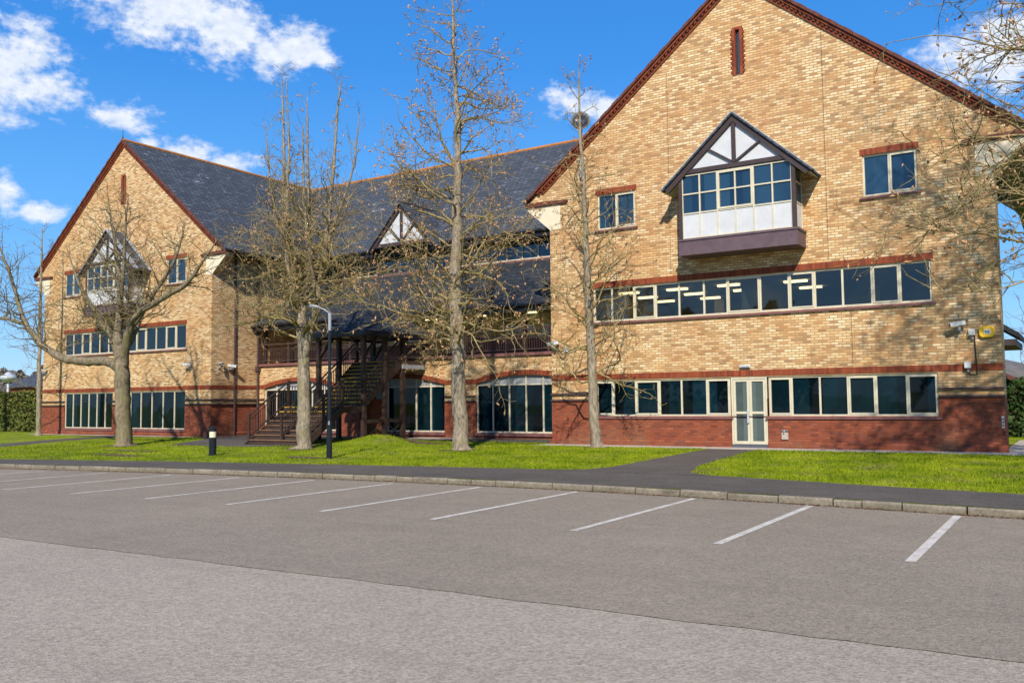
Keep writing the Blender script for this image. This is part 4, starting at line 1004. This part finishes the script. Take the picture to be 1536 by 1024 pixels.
# B: multi-stemmed
sx = [(-23.0,22.42,zb(-23,22.42)),(-23.05,22.42,1.5),(-23.1,22.42,3.0),(-23.18,22.42,4.6)]
tree('bare_tree', 'bare tree splitting into many slender upright stems in front of the staircase', 'tree', (-23.0, 22.42, zb(-23, 22.42)),
 [(sx + [(-23.35,22.4,5.8),(-23.72,22.35,7.4),(-23.95,22.3,9.4),(-24.05,22.3,11.8),(-24.17,22.3,14.0)], [.25,.225,.21,.175,.12,.09,.065,.04,.010], .36, 46),
  ([(-23.1,22.42,3.3),(-22.75,22.42,4.4),(-22.45,22.5,5.8),(-22.2,22.6,7.4),(-21.9,22.6,9.5),(-21.7,22.6,11.6),(-21.5,22.6,13.2)], [.15,.13,.10,.085,.06,.04,.01], .25, 34),
  ([(-23.2,22.42,4.7),(-23.1,22.6,6.0),(-23.12,22.7,8.0),(-23.2,22.7,10.2),(-23.25,22.7,12.9)], [.12,.10,.07,.05,.01], .15, 26),
  ([(-23.3,22.4,5.4),(-23.55,22.1,6.6),(-23.5,22.0,8.4),(-23.45,22.0,11.0),(-23.6,22,13.4)], [.10,.085,.06,.04,.01], .15, 22),
  ([(-22.5,22.45,5.5),(-22.6,22.2,7.0),(-22.75,22.1,9.0),(-22.85,22.1,11.6)], [.08,.065,.045,.01], .15, 18),
  ([(-22.2,22.6,7.2),(-21.8,22.8,8.4),(-21.2,22.9,10.0),(-20.9,22.9,11.9)], [.06,.05,.035,.01], .1, 16),
  ([(-23.6,22.35,6.6),(-24.2,22.4,8.0),(-24.8,22.4,9.8),(-25.1,22.4,12.2)], [.065,.05,.035,.01], .1, 18)],
 dict(bias=1.35, len=lambda o, h, s: (3.6 if o.z < 6.2 else max(.5, 3.2-.42*(o.z-4.6))), el=lambda h, g: g.uniform(-.25, .5) if h < .28 else g.uniform(.6, 1.15), wob=.25, up=.028, up2=.2, n2=3.4, l2=.40, n3=3.2, bud=.12), 33, GT, M['bark'], M['twig'], M['bud'])
# D: slim
tree('bare_tree', 'slim bare tree with sparse twisted side branches close to the right wing', 'tree', (-13.55, 26.34, zb(-13.55, 26.34)),
 [([(-13.55,26.34,zb(-13.55,26.34)),(-13.66,26.34,1.8),(-13.75,26.34,4.0),(-13.82,26.34,6.2),(-13.88,26.34,8.5),(-14.0,26.33,11.0),(-14.0,26.33,13.3)], [.18,.155,.14,.11,.08,.045,.01], .25, 46)],
 dict(len=lambda o, h, s: 2.7*(1-h)**.8+.35, el=lambda h, g: g.uniform(-.1, .5) if h < .5 else g.uniform(.3, .9), wob=.27, up=.03, up2=.2, n2=2.8, l2=.42, n3=2.6, bud=.22, az=lambda g: g.choice((g.gauss(3.3, .7), g.gauss(-.15, .7)))), 57, GT, M['bark'], M['twig'], M['bud'])
# A: wide spreading
zA = zb(-31.64, 21.2)
A0 = [(-31.64,21.2,zA),(-31.72,21.2,1.0),(-31.78,21.2,2.2),(-31.85,21.2,3.2)]
tree('bare_tree', 'old bare tree with a thick trunk and long sprawling limbs before the left wing', 'tree', (-31.64, 21.2, zA),
 [(A0 + [(-32.2,21.25,4.6),(-32.3,21.4,6.0),(-32.75,21.5,7.6),(-33.1,21.5,9.0),(-33.5,21.5,10.4)], [.33,.305,.295,.28,.17,.13,.09,.055,.012], .52, 26),
  ([(-31.85,21.2,3.15),(-32.7,21.1,3.5),(-34.0,20.9,3.55),(-35.4,20.7,3.8),(-36.8,20.6,4.5),(-37.8,20.5,5.5),(-38.6,20.5,6.9),(-39.6,20.5,8.4),(-40.6,20.5,9.9)], [.21,.19,.17,.155,.13,.10,.075,.045,.012], .36, 34),
  ([(-31.95,21.2,3.4),(-33.2,21.6,4.5),(-34.6,21.9,5.5),(-36.2,22,7.0),(-37.3,22,8.8)], [.13,.11,.085,.05,.012], .15, 25),
  ([(-31.75,21.2,3.2),(-31.2,21.0,4.5),(-30.6,20.9,5.15),(-29.2,20.8,5.6),(-27.4,20.7,6.1),(-26.6,20.7,6.7),(-25.6,20.7,7.6)], [.17,.155,.125,.10,.08,.05,.012], .25, 28),
  ([(-31.4,21.1,4.0),(-31.5,21.6,5.0),(-32.6,22,6.0),(-34.2,22.2,7.4),(-35.8,22.2,8.9)], [.13,.11,.085,.06,.012], .2, 18),
  ([(-31.3,21,4.4),(-30.7,21.6,5.9),(-29.6,21.8,7.2),(-28.9,21.8,8.6)], [.12,.09,.06,.012], .2, 16),
  ([(-32.25,21.3,5.2),(-31.6,21,6.6),(-31.2,20.8,8.4),(-30.9,20.7,9.8)], [.10,.075,.05,.012], .2, 16),
  ([(-37.6,20.5,5.2),(-38.8,20.4,5.5),(-40.4,20.3,5.7),(-42,20.2,6.4)], [.09,.07,.05,.012], .2, 13)],
 dict(len=lambda o, h, s: 1.9*(1-h)**.5+.4, el=lambda h, g: g.uniform(.0, 1.1), wob=.26, up=.04, up2=.22, n2=3.2, l2=.46, n3=3.0, bud=.0), 71, GT, M['barkd'], M['dtwig'])
# E: right, mostly outside the frame, its boughs reaching in
tree('bare_tree', 'bare tree at the right edge, its long boughs reaching across the right wing', 'tree', (3.4, 21.8, gz(3.4, 21.8)),
 [([(3.4,21.8,gz(3.4,21.8)),(3.35,21.8,2),(3.3,21.8,4),(3.3,21.8,6),(3.2,21.8,8.5),(3.1,21.8,11),(3.0,21.8,14)], [.3,.27,.24,.2,.15,.1,.02], .32, 66)],
 dict(zmin=3.1, rk=.72, len=lambda o, h, s: 7.4-2.0*h, el=lambda h, g: g.uniform(.0, .22) if h < .4 else g.uniform(.0, .45), wob=.15, up=-.004, up2=.02, n2=3.2, l2=.27, n3=3.4, bud=.3, az=lambda g: g.choice((g.gauss(3.2, .28), g.gauss(3.0, .25), g.gauss(3.35, .3), g.uniform(0, 6.28)))), 83, GT, M['bark'], M['twig'], M['bud'])
# slender trees beside the left wing
def slim(u, v, h, r, seed, label, cut=None, grp='slim bare trees left of the left wing', nb=26, L=1.7):
    z0 = gz(u, v) if v < 40 else 0
    tree('bare_tree', label, 'tree', (u, v, z0), [([(u,v,z0),(u-.05,v,h*.25),(u-.12,v,h*.5),(u-.1,v,h*.75),(u-.15,v,h)], [r, r*.85, r*.7, r*.5, .02], .3, nb)],
      dict(len=lambda o, h_, s: L*(1-h_)**.5+.4, el=lambda h_, g: g.uniform(.1, .8), wob=.18, up=.06, up2=.2, n2=2.2, l2=.45, n3=1.6, bud=0), seed, grp, M['bark'], M['dtwig'])
slim(-46.7, 26.3, 11.4, .13, 91, 'pale straight bare trunk standing against the outer corner of the left wing')
slim(-54.5, 26.0, 15.0, .2, 92, 'slim bare tree at the far left edge in front of the hedge', nb=30, L=2.4)
# far bare trees
FG = 'bare trees beyond the hedges'
for i, (u, v, h, lab) in enumerate([(-99, 66, 12, 'small bare tree behind the left hedge beside the brick lodge'), (-112, 74, 14, 'wide bare tree behind the brick lodge'), (-89, 70, 11, 'bare tree showing close to the left edge of the building'),
                                    (-1.2, 62, 9, 'tall bare tree behind the right hedge nearest the brick corner'), (1.6, 58, 11, 'bare tree behind the right hedge at the edge of the view')]):
    tree('bare_tree', lab, 'tree', (u, v, 0), [([(u,v,0),(u+.1,v,h*.3),(u-.1,v,h*.65),(u,v,h)], [.28,.22,.13,.03], .2, 34)],
      dict(len=lambda o, h_, s: 4.0*(1-h_)**.6+.6, el=lambda h_, g: g.uniform(.2, .9), wob=.16, up=.05, up2=.2, n2=1.6, l2=.45, n3=1.0, l3=2.2, bud=0), 200+i, FG, M['fartwig'], M['fartwig'])
def conifer(u, v, h, w, label, seed):
    g = random.Random(seed); T = empty('conifer', (u, v, 0), label, 'tree', 'dark conifers beyond the hedges')
    t = MB(); t.tube([(u,v,0),(u,v,h*.98)], [.22,.02], 8); t.build('trunk', M['fartwig'], T)
    c = MB()
    for k in range(2600):
        z = h*(.06+.94*g.random()**.8); r = w*(1-z/h)**.85*(g.random()**.45)*(1+.3*math.sin(z*2.3)) + .05; a = g.uniform(0, 6.28)
        p = Vector((u+r*math.cos(a), v+r*math.sin(a), z)); d = Vector((math.cos(a), math.sin(a), g.uniform(-.6, .2))).normalized(); s = g.uniform(.15, .42); n = d.cross(Vector((0,0,1))).normalized()*s*.35
        c.quad(p-n, p+n, p+d*s+Vector((0,0,-.1)))
    c.build('crown', M['conif'], T)
conifer(-101.5, 71, 11.2, 2.4, 'dark narrow conifer rising behind the left hedge', 1); conifer(-.4, 66, 8.6, 1.8, 'dark conifer behind the right hedge beside the brick corner', 2)
# hedges
def hedge(name, label, x0, x1, y0, y1, h, mat, n, seed, leaf=.10):
    g = random.Random(seed); T = empty(name, ((x0+x1)/2, (y0+y1)/2, .1), label, 'hedge')
    c = MB(); c.box(x0+.25, x1-.25, y0+.25, y1-.25, 0, h-.25); c.build('stems', M['soil'], T)
    m = MB()
    for k in range(n):
        f = g.random(); bump = .18*math.sin(k*.0137)+.1
        x = g.uniform(x0, x1); y = g.uniform(y0, y1); z = g.uniform(.05, h); hh = h + .14*math.sin(x*1.9)+.1*math.sin(x*4.3+y)
        q = g.random()
        if q < .5: y = y0 + abs(g.gauss(0, .12))
        elif q < .62: x = x0 + abs(g.gauss(0, .12))
        elif q < .74: x = x1 - abs(g.gauss(0, .12))
        else: z = hh - abs(g.gauss(0, .12))
        s = leaf*g.uniform(.5, 1.3); a = vrand(g).normalized(); b = a.cross(vrand(g)).normalized(); p = Vector((x, y, min(z, hh)))
        m.quad(p-a*s*.5, p+b*s*.35, p+a*s*.5, p-b*s*.35)
    m.build('foliage', mat, T)
hedge('hedge', 'tall clipped green and brown hedge left of the left wing', -66, -49.6, 29.6, 31.6, 2.55, M['hedge'], 15000, 4, .2)
hedge('hedge', 'dark green hedge beyond the right corner of the building', -2.75, 6, 38.5, 41, 2.35, M['hedged'], 9000, 5, .22)
# brick lodge and pale globe lamp beyond the left hedge
lg = empty('brick_lodge', (-108, 62, 0), 'small brick lodge with a grey roof behind the left hedge', 'house')
MB().box(-114, -105, 60, 66, 0, 4.1).build('wall', M['red'], lg)
q = MB(); q.quad((-114.5,59.5,4.1),(-104.5,59.5,4.1),(-106.5,63,6.0),(-112.5,63,6.0)); q.quad((-104.5,59.5,4.1),(-104.5,66.5,4.1),(-106.5,63,6.0)); q.quad((-104.5,66.5,4.1),(-114.5,66.5,4.1),(-112.5,63,6.0),(-106.5,63,6.0)); q.quad((-114.5,66.5,4.1),(-114.5,59.5,4.1),(-112.5,63,6.0)); q.build('roof', M['slate'], lg)
MB().box(-108.6, -107.9, 62, 62.7, 5.2, 6.6).build('chimney', M['red'], lg); MB().box(-107.2, -105.7, 59.95, 60.02, 2.4, 3.9).build('window', M['wplastic'], lg)
gl = empty('globe_lamp', (-101, 53.3, 0), 'white flattened globe lamp on a pale post at the far left behind the hedge', 'lamp')
q = MB(); q.lathe([(.02, -.5), (.5, -.4), (.85, -.1), (.88, .05), (.7, .3), (.3, .48), (.25, .62), (.0, .66)], (-101.0, 53.3, 4.95), 20); q.build('globe', paint('weathered globe', (.42,.44,.46), .4, .5, .1), gl, smooth=True)
MB().tube([(-101.0,53.3,0), (-101.0,53.3,4.3)], .13, 8).build('post', M['wplastic'], gl)
# hills with winter woods
def ridge(name, pts, dep, mat, seed):
    g = random.Random(seed); m = MB(); n = len(pts)
    for (x, y, z) in pts: m.v += [(x, y, -1), (x, y+dep*.3, z*.75+g.uniform(-.5,.5)), (x, y+dep*.6, z+g.uniform(-.8,.8)), (x, y+dep, -1)]
    for i in range(n-1):
        for j in range(3): m.f.append((i*4+j, i*4+4+j, i*4+5+j, i*4+1+j))
    return m
hl = ridge('hills', [(-620+i*12, 210+8*math.sin(i), 17+5*math.sin(i*.33)+3*math.sin(i*1.7)) for i in range(70)], 160, None, 3).build('hills', M['wood'], smooth=True); structure(hl)
def wood_mass(name, label, x0, x1, y0, y1, h0, h1, n, mat, seed, leaf):
    g = random.Random(seed); m = MB()
    cl = [(g.uniform(x0, x1), g.uniform(y0, y1), g.uniform(h0, h1), g.uniform(2.2, 4.2)) for _ in range(int((x1-x0)/3))]
    for k in range(n):
        cx, cy, h, r = g.choice(cl); z = h*g.random()**.55; w = r*math.sqrt(max(.02, 1-(z/h)**2.2)); a = g.uniform(0, 6.28); q = w*g.random()**.5
        p = Vector((cx+q*math.cos(a), cy+q*math.sin(a), z)); s = leaf*g.uniform(.5, 1.3); d = (vrand(g)+Vector((0,0,.8))).normalized(); b = d.cross(vrand(g)).normalized()
        m.quad(p-b*s*.22, p+d*s*.5, p+b*s*.22, p-d*s*.5)
    o = m.build(name, mat); return tag(o, label, 'wood', kind='stuff')
wood_mass('far_wood', 'grey brown winter wood on the rise beyond the hedges', -330, -150, 100, 150, 6, 13, 22000, M['wood'], 8, 1.1)
wood_mass('tree_belt', 'belt of dark winter trees across the car park seen reflected in the windows', -60, 55, -58, -46, 6, 12.5, 16000, M['conif'], 9, 1.3)
MB  # noqa

# ------------------------------------------------------------------ grass blades
def inpoly(p, poly):
    x, y = p; r = False; j = len(poly)-1
    for i in range(len(poly)):
        if (poly[i][1] > y) != (poly[j][1] > y) and x < (poly[j][0]-poly[i][0])*(y-poly[i][1])/(poly[j][1]-poly[i][1])+poly[i][0]: r = not r
        j = i
    return r
def blades():
    g = random.Random(77); m = MB(); polys = [PATH, LPATH, SPATH]; cnt = 0
    pvt = {}
    while cnt < 95000:
        u = g.uniform(-36, 1.2); v = g.uniform(14.5, 28.5)
        if g.random() < .45: u = g.uniform(-17, 1.0)
        e = pv(u)
        if v < e+.015 or (v > 26.7 and u > -16.4) or (v > 28.4 and u > -24.6): continue
        if any(inpoly((u, v), q) for q in polys): continue
        if g.random() < .8 and any(inpoly((u, v), q) for q in SOIL): continue
        cnt += 1; h = g.uniform(.025, .065)*(1.5 if g.random() < .06 else 1); a = g.uniform(0, 6.28); w = g.uniform(.008, .016); z = gz(u, v)-.004
        lx, ly = g.gauss(0, .3)*h, g.gauss(0, .3)*h
        m.quad((u-w*math.cos(a), v-w*math.sin(a), z), (u+w*math.cos(a), v+w*math.sin(a), z), (u+lx, v+ly, z+h))
    o = m.build('grass_blades', M['blade']); tag(o, 'short bright green grass covering the lawn', 'grass', kind='stuff')
blades()
